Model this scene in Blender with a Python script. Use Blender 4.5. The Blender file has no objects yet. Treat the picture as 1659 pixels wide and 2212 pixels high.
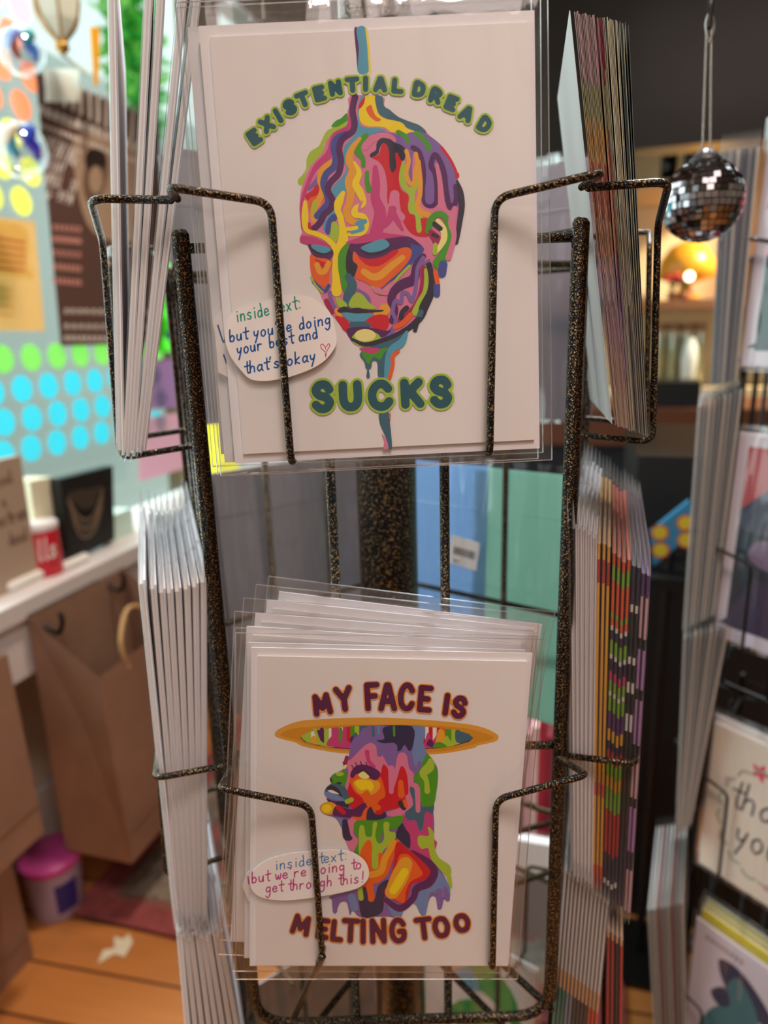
import bpy, math, random
import numpy as np
from mathutils import Vector, Matrix
from mathutils.geometry import tessellate_polygon

# ------------------------------------------------------------------ camera, world, lights, exposure
SC = bpy.context.scene
COL = SC.collection
W0, H0, FPX = 1659, 2212, 1500.0
CAMZ = 1.25
FZ = .30                                                   # level of the shop floor
DOWN = np.array([171.0, 5794.0, 1500.0]); DOWN /= np.linalg.norm(DOWN)      # where the rack's uprights converge
_up = -DOWN
_fw = np.array([0, 0, 1.0]) - DOWN[2] * DOWN; _fw /= np.linalg.norm(_fw)
RW = np.array([np.cross(_fw, _up), _fw, _up])                               # photo axes (right, down, forward) -> world
CAM = np.array([0, 0, CAMZ])
cd = bpy.data.cameras.new('camera'); cam = bpy.data.objects.new('camera', cd); COL.objects.link(cam)
cd.sensor_fit = 'VERTICAL'; cd.sensor_height = 36; cd.lens = 36 * FPX / H0
cd.clip_start = 0.01; cd.clip_end = 100
cx_, cy_, cz_ = RW @ [1, 0, 0], RW @ [0, -1, 0], RW @ [0, 0, -1]
cam.matrix_world = Matrix([[cx_[i], cy_[i], cz_[i], CAM[i]] for i in range(3)] + [[0, 0, 0, 1]])
cd.dof.use_dof = True; cd.dof.focus_distance = 0.262; cd.dof.aperture_fstop = 7.0
SC.camera = cam
SC.view_settings.view_transform = 'Standard'; SC.view_settings.look = 'None'
SC.view_settings.exposure = 0.0; SC.view_settings.gamma = 1.0; SC.view_settings.use_curve_mapping = False
SC.cycles.use_denoising = True; SC.cycles.adaptive_threshold = .02
SC.cycles.max_bounces = 8; SC.cycles.transparent_max_bounces = 40
SC.cycles.diffuse_bounces = 4; SC.cycles.glossy_bounces = 4; SC.cycles.sample_clamp_indirect = 4.0
SC.cycles.caustics_reflective = False; SC.cycles.caustics_refractive = False

wd = bpy.data.worlds.new('daylight'); SC.world = wd; wd.use_nodes = True
wd.node_tree.nodes['Background'].inputs[0].default_value = (0.80, 0.95, 0.92, 1)
wd.node_tree.nodes['Background'].inputs[1].default_value = 1.25

# room axes: the window wall runs away to the right; u is the distance from the glass, w runs along it
RU, RV = np.array([.959, -.284, 0]), np.array([.284, .959, 0])
def RM(u, w, z): return np.array([0, 0, z]) + RU * (u - .963) + RV * w
RROT = math.atan2(-.284, .959)

def area(name, loc, aim, size, energy, col, sy=None):
    l = bpy.data.lights.new(name, 'AREA'); l.energy = energy; l.color = col; l.size = size
    if sy: l.shape = 'RECTANGLE'; l.size_y = sy
    o = bpy.data.objects.new(name, l); COL.objects.link(o); o.location = Vector(loc)
    o.rotation_euler = (Vector(aim) - Vector(loc)).to_track_quat('-Z', 'Y').to_euler(); return o
def spot(name, loc, aim, energy, col, ang=60, rad=.03):
    l = bpy.data.lights.new(name, 'SPOT'); l.energy = energy; l.color = col; l.spot_size = math.radians(ang); l.shadow_soft_size = rad; l.spot_blend = .6
    o = bpy.data.objects.new(name, l); COL.objects.link(o); o.location = Vector(loc)
    o.rotation_euler = (Vector(aim) - Vector(loc)).to_track_quat('-Z', 'Y').to_euler(); return o
area('window_daylight', RM(-.25, .75, 1.65), RM(1.6, .75, .9), 2.6, 38, (.86, .97, 1.0), 1.7)
spot('ceiling_spot_over_viewer', (.25, -.30, 2.65), (.02, .3, 1.0), 40, (1.0, .82, .74), 75, .14)
spot('added_bag_fill', (-.02, .98, 2.65), (-.72, 1.10, .90), 75, (1.0, .80, .64), 68, .10)  # unseen fill light added to brighten the bags and the floor
spot('ceiling_spot_right', (.12, -.5, 2.65), (.48, .5, .88), 34, (1.0, .88, .78), 34, .12)
spot('added_rear_fill', (.62, 1.35, 2.65), (.09, .47, 1.08), 190, (.90, .96, 1.0), 36, .10)  # unseen light added behind the rack to shine through the rear cards
spot('ceiling_spot_over_rack', (-.25, .12, 2.65), (0, .33, 1.1), 22, (1.0, .70, .38), 50, .05)
area('ceiling_glow', (.5, -.9, 2.7), (.5, -.9, 0), 1.2, 14, (1.0, .82, .76))
spot('shelf_lamp', RM(1.75, 2.5, 1.88), RM(1.75, 2.8, 1.3), 85, (1.0, .85, .60), 130, .05)

# ------------------------------------------------------------------ pixel <-> place helpers (each use names its own depth)
def ray(u, v): return RW @ np.array([(u - W0 / 2) / FPX, (v - H0 / 2) / FPX, 1.0])
def P(u, v, Y):
    d = ray(u, v); return CAM + d * (Y / d[1])
def PZ(u, v, z):
    d = ray(u, v); return CAM + d * ((z - CAMZ) / d[2])
def PR(u, v, ru):                                  # on the plane parallel to the window, ru in front of the glass
    d = ray(u, v); return CAM + d * ((ru - .963 - 0) / (d @ RU))
def PW(u, v, rw):                                  # on the plane parallel to the back wall
    d = ray(u, v); return CAM + d * (rw / (d @ RV))
def roomco(p): return (p @ RU + .963, p @ RV, p[2])
def proj(p):
    c = RW.T @ (np.array(p) - CAM); return (W0 / 2 + FPX * c[0] / c[2], H0 / 2 + FPX * c[1] / c[2])
def nrm(v): v = np.array(v, float); return v / np.linalg.norm(v)

# ------------------------------------------------------------------ materials
def lin(c): return tuple(((x / 255) / 12.92 if x / 255 <= .04045 else ((x / 255 + .055) / 1.055) ** 2.4) for x in c)
MATS = {}
def mat(name, rgb, rough=.5, metal=0., spec=.5, emit=0., trans=0., srgb=True, noise=None, bump=None):
    if name in MATS: return MATS[name]
    m = bpy.data.materials.new(name); m.use_nodes = True; nt = m.node_tree; b = nt.nodes['Principled BSDF']
    c = lin(rgb) if srgb else rgb
    b.inputs['Base Color'].default_value = (*c, 1); b.inputs['Roughness'].default_value = rough
    b.inputs['Metallic'].default_value = metal; b.inputs['Specular IOR Level'].default_value = spec
    if emit: b.inputs['Emission Color'].default_value = (*c, 1); b.inputs['Emission Strength'].default_value = emit
    if noise:                                     # (scale, second colour, detail)
        tc = nt.nodes.new('ShaderNodeTexCoord'); n = nt.nodes.new('ShaderNodeTexNoise'); r = nt.nodes.new('ShaderNodeValToRGB')
        n.inputs['Scale'].default_value = noise[0]; n.inputs['Detail'].default_value = 4
        r.color_ramp.elements[0].position = .4; r.color_ramp.elements[1].position = .65
        r.color_ramp.elements[0].color = (*c, 1); r.color_ramp.elements[1].color = (*lin(noise[1]), 1)
        nt.links.new(tc.outputs['Object'], n.inputs['Vector']); nt.links.new(n.outputs['Fac'], r.inputs['Fac']); nt.links.new(r.outputs['Color'], b.inputs['Base Color'])
    if bump:
        tc = nt.nodes.new('ShaderNodeTexCoord'); n = nt.nodes.new('ShaderNodeTexNoise'); bp = nt.nodes.new('ShaderNodeBump')
        n.inputs['Scale'].default_value = bump[0]; bp.inputs['Strength'].default_value = bump[1]; bp.inputs['Distance'].default_value = bump[2]
        nt.links.new(tc.outputs['Object'], n.inputs['Vector']); nt.links.new(n.outputs['Fac'], bp.inputs['Height']); nt.links.new(bp.outputs['Normal'], b.inputs['Normal'])
    if trans:                                     # light shines through thin paper
        o = nt.nodes['Material Output']; t = nt.nodes.new('ShaderNodeBsdfTranslucent'); t.inputs[0].default_value = (*c, 1)
        mx = nt.nodes.new('ShaderNodeMixShader'); mx.inputs[0].default_value = trans
        nt.links.new(b.outputs[0], mx.inputs[1]); nt.links.new(t.outputs[0], mx.inputs[2]); nt.links.new(mx.outputs[0], o.inputs[0])
    MATS[name] = m; return m
def hammered(name='hammered_bronze_black', scale=1250):
    m = bpy.data.materials.new(name); m.use_nodes = True; nt = m.node_tree; b = nt.nodes['Principled BSDF']
    tc = nt.nodes.new('ShaderNodeTexCoord'); n = nt.nodes.new('ShaderNodeTexNoise'); r = nt.nodes.new('ShaderNodeValToRGB')
    n.inputs['Scale'].default_value = scale; n.inputs['Detail'].default_value = 2; n.inputs['Roughness'].default_value = .6
    e = r.color_ramp.elements; e[0].position = .54; e[0].color = (.006, .006, .008, 1); e[1].position = .66; e[1].color = (.42, .27, .10, 1)
    bp = nt.nodes.new('ShaderNodeBump'); bp.inputs['Strength'].default_value = .8; bp.inputs['Distance'].default_value = .0006
    nt.links.new(tc.outputs['Object'], n.inputs['Vector']); nt.links.new(n.outputs['Fac'], r.inputs['Fac']); nt.links.new(r.outputs['Color'], b.inputs['Base Color'])
    nt.links.new(n.outputs['Fac'], bp.inputs['Height']); nt.links.new(bp.outputs['Normal'], b.inputs['Normal'])
    b.inputs['Metallic'].default_value = .5; b.inputs['Roughness'].default_value = .24
    return m
def schlick(nt):
    lw = nt.nodes.new('ShaderNodeLayerWeight'); lw.inputs[0].default_value = .5; pw = nt.nodes.new('ShaderNodeMath'); pw.operation = 'POWER'; pw.inputs[1].default_value = 5
    md = nt.nodes.new('ShaderNodeMath'); md.operation = 'MULTIPLY_ADD'; md.inputs[1].default_value = .95; md.inputs[2].default_value = .05
    nt.links.new(lw.outputs['Facing'], pw.inputs[0]); nt.links.new(pw.outputs[0], md.inputs[0]); return md.outputs[0]
def film(name, tint=(1, 1, 1), base=.03, gain=1.0, rough=.05, bumpy=0.):
    m = bpy.data.materials.new(name); m.use_nodes = True; nt = m.node_tree; nt.nodes.remove(nt.nodes['Principled BSDF'])
    o = nt.nodes['Material Output']; t = nt.nodes.new('ShaderNodeBsdfTransparent'); t.inputs[0].default_value = (*tint, 1)
    g = nt.nodes.new('ShaderNodeBsdfGlossy'); g.inputs['Roughness'].default_value = rough; g.inputs[0].default_value = (1, 1, 1, 1)
    f = schlick(nt)
    ma = nt.nodes.new('ShaderNodeMath'); ma.operation = 'MULTIPLY_ADD'; ma.inputs[1].default_value = gain; ma.inputs[2].default_value = base; ma.use_clamp = True
    mx = nt.nodes.new('ShaderNodeMixShader')
    if bumpy:
        tc = nt.nodes.new('ShaderNodeTexCoord'); mp = nt.nodes.new('ShaderNodeMapping'); n = nt.nodes.new('ShaderNodeTexNoise'); bp = nt.nodes.new('ShaderNodeBump')
        mp.inputs['Scale'].default_value = (60, 12, 12); n.inputs['Scale'].default_value = 1; n.inputs['Detail'].default_value = 1
        bp.inputs['Strength'].default_value = 1; bp.inputs['Distance'].default_value = bumpy
        nt.links.new(tc.outputs['Object'], mp.inputs[0]); nt.links.new(mp.outputs[0], n.inputs['Vector']); nt.links.new(n.outputs['Fac'], bp.inputs['Height'])
        nt.links.new(bp.outputs[0], g.inputs['Normal'])
    nt.links.new(f, ma.inputs[0]); nt.links.new(ma.outputs[0], mx.inputs[0])
    nt.links.new(t.outputs[0], mx.inputs[1]); nt.links.new(g.outputs[0], mx.inputs[2]); nt.links.new(mx.outputs[0], o.inputs[0]); return m
METAL = hammered(); POLE = hammered('hammered_pole', 800)
SLEEVE = film('cellophane', base=.012, gain=.9, rough=.08, bumpy=.004)
SEAM = film('cellophane_seam', (.93, .94, .96), base=.28, gain=1.0, rough=.2)
PANE = film('window_glass', (.97, 1, .99), base=0, gain=.6, rough=0)
WHITE = mat('white_card', (238, 233, 232), .45, trans=0)
ENV = mat('white_envelope', (236, 232, 236), .6)
BLACKWIRE = mat('black_wire', (22, 21, 22), .35, .3)

# ------------------------------------------------------------------ mesh building
class MB:
    def __init__(s): s.v, s.f, s.m, s.mats = [], [], [], []
    def mi(s, m):
        if m not in s.mats: s.mats.append(m)
        return s.mats.index(m)
    def add(s, vs, fs, m):
        k = len(s.v); i = s.mi(m); s.v += [tuple(map(float, p)) for p in vs]
        for f in fs: s.f.append([k + j for j in f]); s.m.append(i)
    def poly(s, pts, m): s.add(pts, [list(range(len(pts)))], m)
    def box(s, lo, hi, m, T=None):
        x0, y0, z0 = lo; x1, y1, z1 = hi
        vs = [(x, y, z) for z in (z0, z1) for x, y in ((x0, y0), (x1, y0), (x1, y1), (x0, y1))]
        if T is not None: vs = [tuple(T @ Vector(p)) for p in vs]
        s.add(vs, [(3, 2, 1, 0), (4, 5, 6, 7), (0, 1, 5, 4), (1, 2, 6, 5), (2, 3, 7, 6), (3, 0, 4, 7)], m)
    def prism(s, pts, a, m):                      # closed outline pushed along vector a
        n = len(pts); pts = [np.array(p, float) for p in pts]; q = [p + np.array(a) for p in pts]
        tri = tessellate_polygon([[Vector(p) for p in pts]])
        s.add(pts + q, [list(t) for t in tri] + [[n + j for j in reversed(t)] for t in tri] + [[i, (i + 1) % n, n + (i + 1) % n, n + i] for i in range(n)], m)
    def tube(s, pts, r, m, seg=10, rr=0., caps=True, closed=False):
        pts = [np.array(p, float) for p in pts]
        if rr: pts = fillet(pts, rr)
        n = len(pts); tg = []
        for i in range(n):
            a = pts[i] - pts[i - 1] if i or closed else pts[1] - pts[0]
            b = pts[(i + 1) % n] - pts[i] if i < n - 1 or closed else a
            tg.append(nrm(nrm(a) + nrm(b)))
        up = np.array([0, 0, 1.]) if abs(tg[0][2]) < .9 else np.array([1., 0, 0])
        e = nrm(np.cross(tg[0], up)); vs = []; fs = []
        rad = r if hasattr(r, '__len__') else [r] * n
        for i in range(n):
            e = nrm(e - tg[i] * (e @ tg[i])); g = np.cross(tg[i], e)
            vs += [pts[i] + rad[i] * (e * math.cos(2 * math.pi * k / seg) + g * math.sin(2 * math.pi * k / seg)) for k in range(seg)]
        for i in range(n - (0 if closed else 1)):
            for k in range(seg):
                a, b = i * seg, ((i + 1) % n) * seg
                fs.append((a + k, a + (k + 1) % seg, b + (k + 1) % seg, b + k))
        if caps and not closed:
            for i, sg in ((0, -1), (n - 1, 1)):
                c = len(vs); base = i * seg
                ring = [pts[i] + (vs[base + k] - pts[i]) * .6 + tg[i] * sg * rad[i] * .6 for k in range(seg)]
                vs += ring
                for k in range(seg): fs.append((base + k, base + (k + 1) % seg, c + (k + 1) % seg, c + k))
                vs.append(pts[i] + tg[i] * sg * rad[i] * .85)
                for k in range(seg): fs.append((c + k, c + (k + 1) % seg, c + seg))
        s.add(vs, fs, m)
    def lathe(s, prof, m, c=(0, 0, 0), seg=28, axis=None):
        vs, fs = [], []; n = len(prof)
        for r, z in prof: vs += [(c[0] + r * math.cos(2 * math.pi * k / seg), c[1] + r * math.sin(2 * math.pi * k / seg), c[2] + z) for k in range(seg)]
        for i in range(n - 1):
            for k in range(seg): fs.append((i * seg + k, i * seg + (k + 1) % seg, (i + 1) * seg + (k + 1) % seg, (i + 1) * seg + k))
        fs.append(tuple(reversed(range(seg)))); fs.append(tuple(range((n - 1) * seg, n * seg)))
        s.add(vs, fs, m)
    def build(s, name, parent=None, smooth=False, T=None):
        me = bpy.data.meshes.new(name); me.from_pydata(s.v, [], s.f)
        for m in s.mats: me.materials.append(m)
        me.polygons.foreach_set('material_index', s.m)
        if smooth: me.polygons.foreach_set('use_smooth', [True] * len(me.polygons))
        me.update(); o = bpy.data.objects.new(name, me); COL.objects.link(o)
        if parent: o.parent = parent
        if T is not None: o.matrix_world = T
        return o
def fillet(pts, r, k=5):
    out = [pts[0]]
    for i in range(1, len(pts) - 1):
        a, b, c = pts[i - 1], pts[i], pts[i + 1]
        q = min(r, np.linalg.norm(b - a) * .45, np.linalg.norm(c - b) * .45)
        p0, p1 = b + nrm(a - b) * q, b + nrm(c - b) * q
        for j in range(k + 1):
            t = j / k; out.append((1 - t) ** 2 * p0 + 2 * t * (1 - t) * b + t * t * p1)
    return out + [pts[-1]]
def smooth_closed(p, k=5):
    p = [np.array(q, float) for q in p]; n = len(p); out = []
    for i in range(n):
        a, b, c, d = p[i - 1], p[i], p[(i + 1) % n], p[(i + 2) % n]
        for j in range(k):
            t = j / k; out.append(.5 * ((2 * b) + (c - a) * t + (2 * a - 5 * b + 4 * c - d) * t * t + (3 * b - a - 3 * c + d) * t ** 3))
    return out
def smooth_open(p, k=6):
    p = [np.array(q, float) for q in p]; n = len(p); out = []
    for i in range(n - 1):
        a, b, c, d = p[max(i - 1, 0)], p[i], p[i + 1], p[min(i + 2, n - 1)]
        for j in range(k):
            t = j / k; out.append(.5 * ((2 * b) + (c - a) * t + (2 * a - 5 * b + 4 * c - d) * t * t + (3 * b - a - 3 * c + d) * t ** 3))
    return out + [p[-1]]

def M4(x, y, z, o):
    return Matrix([[x[i], y[i], z[i], o[i]] for i in range(3)] + [[0, 0, 0, 1]])
def thing(name, label, cat, T=None, group=None):
    o = bpy.data.objects.new(name, None); COL.objects.link(o); o.empty_display_size = .02
    if T is not None: o.matrix_world = T
    o['label'] = label; o['category'] = cat
    if group: o['group'] = group
    return o
def tag(o, label, cat, group=None, kind=None):
    if label: o['label'] = label
    if cat: o['category'] = cat
    if group: o['group'] = group
    if kind: o['kind'] = kind
    return o
def struct(o, label):
    o['kind'] = 'structure'; o['label'] = label; return o
def copy_thing(root, T, label, group=None):
    r = root.copy(); COL.objects.link(r); r.matrix_world = T; r['label'] = label
    if group: r['group'] = group
    for ch in root.children:
        c = ch.copy(); COL.objects.link(c); c.parent = r
        for g in ch.children:
            d = g.copy(); COL.objects.link(d); d.parent = c
    return r
ORD = 'first second third fourth fifth sixth seventh eighth ninth tenth eleventh twelfth thirteenth fourteenth fifteenth sixteenth seventeenth eighteenth nineteenth twentieth'.split()
TENS = {20: 'twenty', 30: 'thirty', 40: 'forty'}
def ordn(i):
    if i < 20: return ORD[i]
    n = i + 1; t = n // 10 * 10
    return {30: 'thirtieth', 40: 'fortieth'}[n] if n % 10 == 0 else TENS[t] + '-' + ORD[n % 10 - 1]
def T0(p, rz=0): return Matrix.Translation(Vector(p)) @ Matrix.Rotation(rz, 4, 'Z')

# ------------------------------------------------------------------ flat print: layered ink shapes, stroke lettering, handwriting
INK = dict(lp=(226, 126, 165), mag=(205, 62, 132), red=(214, 10, 46), pur=(86, 26, 98), navy=(44, 40, 66), vio=(132, 102, 176), blue=(68, 80, 160),
           teal=(84, 164, 196), dteal=(58, 106, 128), amb=(240, 168, 48), ora=(240, 100, 36), yel=(250, 222, 30), lim=(172, 202, 62), grn=(72, 158, 36),
           cream=(245, 236, 150), mar=(170, 24, 84), white=(240, 236, 234), txt=(24, 88, 104), gold=(228, 164, 60), gold2=(214, 146, 36),
           dnav=(34, 40, 86), lbl=(112, 142, 196), plum=(88, 20, 72), orl=(240, 150, 60),
           g_ink=(40, 160, 130), b_ink=(28, 92, 170), r_ink=(205, 40, 70), m_ink=(196, 64, 140), sb_ink=(44, 130, 190), grey=(120, 118, 120))
def ink(k): return mat('ink_' + k, INK[k], .42, trans=.6 if k in ('pyel', 'lor') else 0)
def stroke_area(S):
    """polygons of all points nearer to the pen segments (x, y, r, x, y, r) than the pen's radius"""
    rmin = max(S[:, [2, 5]].max(1).min(), 1e-9); L = max(np.ptp(S[:, [0, 3]]), np.ptp(S[:, [1, 4]])) + 2 * rmin
    h = max(rmin / 2.6, L / 420); R = S[:, [2, 5]].max() + 2 * h
    x0, y0 = S[:, [0, 3]].min() - R, S[:, [1, 4]].min() - R
    nx, ny = int((S[:, [0, 3]].max() + R - x0) / h) + 2, int((S[:, [1, 4]].max() + R - y0) / h) + 2
    F = np.full((ny, nx), 1e3 * h)
    for ax, ay, ar, bx, by, br in S:
        r = max(ar, br) + 2 * h; i0, i1 = max(int((min(ax, bx) - r - x0) / h), 0), min(int((max(ax, bx) + r - x0) / h) + 2, nx); j0, j1 = max(int((min(ay, by) - r - y0) / h), 0), min(int((max(ay, by) + r - y0) / h) + 2, ny)
        X, Y = np.meshgrid(x0 + h * np.arange(i0, i1), y0 + h * np.arange(j0, j1)); dx, dy = bx - ax, by - ay; d2 = dx * dx + dy * dy
        t = np.clip(((X - ax) * dx + (Y - ay) * dy) / d2, 0, 1) if d2 > 1e-18 else np.zeros_like(X)
        F[j0:j1, i0:i1] = np.minimum(F[j0:j1, i0:i1], np.hypot(X - ax - t * dx, Y - ay - t * dy) - (ar + t * (br - ar)))
    vs, fs = [], []
    IN = F <= 0
    for j in range(ny - 1):
        run = None
        for i in range(nx - 1):
            k = int(IN[j, i]) + int(IN[j, i + 1]) + int(IN[j + 1, i]) + int(IN[j + 1, i + 1])
            if k == 4:
                if run is None: run = i
                if i < nx - 2: continue
                i_end = i + 1
            else: i_end = i
            if run is not None:
                n = len(vs); vs += [(x0 + h * run, y0 + h * j), (x0 + h * i_end, y0 + h * j), (x0 + h * i_end, y0 + h * (j + 1)), (x0 + h * run, y0 + h * (j + 1))]; fs.append([n, n + 1, n + 2, n + 3]); run = None
            if 0 < k < 4:
                c = [(i, j), (i + 1, j), (i + 1, j + 1), (i, j + 1)]; o = []
                for m in range(4):
                    (pi, pj), (qi, qj) = c[m], c[(m + 1) % 4]; fp, fq = F[pj, pi], F[qj, qi]
                    if fp <= 0: o.append((x0 + h * pi, y0 + h * pj))
                    if (fp <= 0) != (fq <= 0): t = fp / (fp - fq); o.append((x0 + h * (pi + t * (qi - pi)), y0 + h * (pj + t * (qj - pj))))
                if len(o) > 2: n = len(vs); vs += o; fs.append(list(range(n, n + len(o))))
    return vs, fs
class Print:
    """coloured shapes on a sheet; tr maps drawing coordinates to (x, y) on the sheet, each layer a hair above the last"""
    def __init__(s, tr, z0=2e-5, dz=2e-6): s.tr, s.z, s.dz, s.mb = tr, z0, dz, MB()
    def up(s): s.z += s.dz
    def pt(s, p, tr=None):
        x, y = (tr or s.tr)(p[0], p[1]); return (x, y, s.z)
    def fill(s, c, pts, sm=4):
        pts = smooth_closed(pts, sm) if sm else pts
        q = [s.pt(p) for p in pts]
        area_ = sum(q[i - 1][0] * q[i][1] - q[i][0] * q[i - 1][1] for i in range(len(q)))
        if area_ < 0: q = q[::-1]
        tri = tessellate_polygon([[Vector(p) for p in q]])
        s.mb.add(q, [list(t) for t in tri], ink(c)); s.up()
    def ell(s, c, x, y, a, b, rot=0):
        r = math.radians(rot)
        s.fill(c, [(x + a * math.cos(t) * math.cos(r) - b * math.sin(t) * math.sin(r), y + a * math.cos(t) * math.sin(r) + b * math.sin(t) * math.cos(r)) for t in [2 * math.pi * k / 20 for k in range(20)]], 0)
    def strokes(s, c, lines, w, sm=5, seg=10, up=True):
        """round-ended strokes: lines of drawing points, w one width or one per point (drawing units); one flat outline, no overlaps"""
        S = []
        for ln in lines:
            ws = list(w) if hasattr(w, '__len__') else [w] * len(ln)
            p3 = [(*p, ww / 2) for p, ww in zip(ln, ws)]
            q = smooth_open(p3, sm) if sm and len(ln) > 2 else [np.array(p, float) for p in p3]
            S += [(*q[i], *q[i + 1]) for i in range(len(q) - 1)]
        vs, fs = stroke_area(np.array(S, float)); s.mb.add([s.pt(p) for p in vs], fs, ink(c))
        if up: s.up()
    def st(s, c, pts, w): s.strokes(c, [pts], w)
    def build(s, name, parent): return s.mb.build(name, parent)
def pr(t): return [tuple(float(q) for q in p.split(',')) for p in t.split()]

UC = {'E': '.85,.95 .15,.95 .15,.05 .85,.05|.15,.5 .7,.5', 'X': '.1,.95 .9,.05|.9,.95 .1,.05', 'I': '.5,.95 .5,.05',
 'S': '.86,.76 .68,.94 .34,.93 .16,.74 .32,.56 .66,.46 .86,.28 .68,.07 .36,.05 .14,.2', 'T': '.05,.93 .95,.93|.5,.93 .5,.05', 'N': '.12,.05 .12,.95 .88,.05 .88,.95',
 'A': '.08,.05 .44,.95 .56,.95 .92,.05|.25,.33 .75,.33', 'L': '.2,.95 .2,.07 .88,.07', 'D': '.15,.05 .15,.95 .5,.95 .8,.8 .88,.5 .8,.2 .5,.05 .15,.05',
 'R': '.15,.05 .15,.95 .6,.95 .84,.75 .6,.5 .15,.5|.5,.5 .88,.05', 'U': '.12,.95 .12,.35 .27,.1 .5,.04 .73,.1 .88,.35 .88,.95',
 'C': '.88,.75 .68,.93 .4,.93 .17,.73 .1,.48 .17,.22 .4,.06 .7,.07 .9,.24', 'K': '.15,.95 .15,.05|.85,.95 .2,.45|.42,.58 .88,.05', 'M': '.08,.05 .16,.95 .5,.3 .84,.95 .92,.05',
 'Y': '.08,.95 .5,.48 .92,.95|.5,.48 .5,.05', 'F': '.85,.95 .18,.95 .18,.05|.18,.52 .7,.52', 'G': '.88,.75 .68,.93 .4,.93 .17,.73 .1,.48 .17,.22 .4,.06 .72,.08 .88,.22 .88,.45 .6,.45',
 'O': '.5,.96 .25,.88 .1,.5 .25,.12 .5,.04 .75,.12 .9,.5 .75,.88 .5,.96', 'P': '.15,.05 .15,.95 .6,.95 .84,.73 .6,.48 .15,.48', 'H': '.14,.95 .14,.05|.86,.95 .86,.05|.14,.5 .86,.5',
 'W': '.05,.95 .27,.05 .5,.7 .73,.05 .95,.95', 'B': '.15,.05 .15,.95 .6,.95 .8,.75 .6,.52 .15,.52|.6,.52 .88,.3 .6,.05 .15,.05', 'V': '.08,.95 .5,.05 .92,.95',
 '3': '.15,.85 .5,.95 .82,.75 .5,.52 .85,.28 .5,.05 .15,.15', '0': '.5,.96 .2,.8 .12,.5 .2,.2 .5,.04 .8,.2 .88,.5 .8,.8 .5,.96', '6': '.8,.9 .4,.8 .15,.4 .3,.08 .6,.05 .85,.25 .6,.5 .2,.4',
 '9': '.2,.1 .6,.2 .85,.6 .7,.92 .4,.95 .15,.75 .4,.5 .8,.6', '-': '.2,.5 .8,.5'}
LC = {'i': '.2,.5 .2,0|.2,.74 .21,.76', 'n': '.1,.5 .1,0|.1,.3 .3,.5 .5,.42 .52,0', 's': '.5,.44 .3,.52 .14,.38 .3,.27 .5,.15 .34,0 .08,.06', 'd': '.5,.38 .3,.5 .1,.3 .14,.05 .34,0 .5,.2|.46,1 .52,.5 .54,0',
 'e': '.1,.25 .5,.3 .46,.46 .28,.52 .1,.36 .1,.14 .28,0 .56,.1', 't': '.3,.95 .28,.3 .34,0 .46,.02|.02,.58 .58,.62', 'x': '.08,.5 .5,0|.5,.52 .06,0', ':': '.3,.5 .31,.52|.3,.04 .31,.06',
 'b': '.12,1 .1,.4 .12,0|.12,.3 .34,.5 .54,.3 .46,.04 .28,-.02 .12,.1', 'u': '.1,.5 .1,.14 .26,0 .44,.12 .52,.5|.52,.5 .54,0', 'y': '.1,.5 .14,.2 .3,.12 .46,.26|.54,.5 .42,.05 .2,-.45', 'o': '.32,.52 .1,.36 .12,.08 .32,-.02 .52,.16 .5,.4 .32,.52',
 'r': '.1,.5 .1,0|.1,.26 .28,.48 .5,.46', 'g': '.5,.42 .28,.52 .1,.28 .26,.06 .5,.2|.54,.5 .52,-.2 .3,-.46 .08,-.3', 'k': '.12,1 .1,0|.5,.52 .14,.22 .5,0', 'a': '.5,.42 .28,.52 .08,.26 .22,0 .46,.14|.54,.5 .52,.1 .62,0',
 'h': '.12,1 .1,0|.1,.28 .3,.5 .5,.4 .52,0', 'w': '.06,.5 .14,.08 .26,.04 .34,.36 .44,.04 .56,.08 .62,.5', '!': '.3,1 .26,.3|.24,.03 .25,.05', "'": '.2,1 .14,.8', 'l': '.2,1 .18,.1 .3,0', 'm': '.06,.5 .06,0|.06,.3 .2,.5 .3,.36 .3,0|.3,.3 .46,.5 .58,.36 .58,0', 'c': '.5,.42 .28,.52 .1,.3 .2,.03 .5,.06', 'v': '.06,.5 .28,0 .54,.52', '.': '.2,.02 .21,.03', 'f': '.5,.95 .3,.95 .24,.6 .24,0|.08,.5 .42,.52'}
def glyph(ch):
    d = UC if ch in UC else LC
    return [pr(l) for l in d[ch].split('|')] if ch in d else []
def place(ch, cx, cy, w, h, rot):
    """capital centred at (cx, cy) in drawing coordinates (y down), rot degrees anticlockwise"""
    r = math.radians(rot); out = []
    for ln in glyph(ch):
        o = []
        for x, y in ln:
            X, Y = (x - .5) * w, (y - .5) * h
            o.append((cx + X * math.cos(r) - Y * math.sin(r), cy - (X * math.sin(r) + Y * math.cos(r))))
        out.append(o)
    return out
def bubble(p, spec, c_in, c_out, sw, ow):
    L = [l for a in spec for l in place(*a)]
    L = [smooth_open(l, 4) if len(l) > 5 else l for l in L]; L = [[tuple(q) for q in l] for l in L]; p.strokes(c_out, L, sw + ow * 2, 0); p.strokes(c_in, L, sw, 0)
def hand(p, c, text, a, b, h, w, gap=.34, slant=.15):
    """handwriting from point a along to b, x-height about h/2, pen width w"""
    a, b = np.array(a, float), np.array(b, float); d = b - a; L = np.linalg.norm(d); d /= L; n = np.array([d[1], -d[0]])
    adv = [(.45 if ch == ' ' else .32 if ch in "i':!l.t" else .62) + .14 for ch in text]; k = L / sum(adv); x = 0
    for ch, ad in zip(text, adv):
        for ln in glyph(ch):
            p.strokes(c, [[tuple(a + d * (x + (q[0] + slant * q[1]) * 1.0) * k + n * q[1] * h) for q in ln]], w, 4, 6, False)
        x += ad
    p.up()

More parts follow.
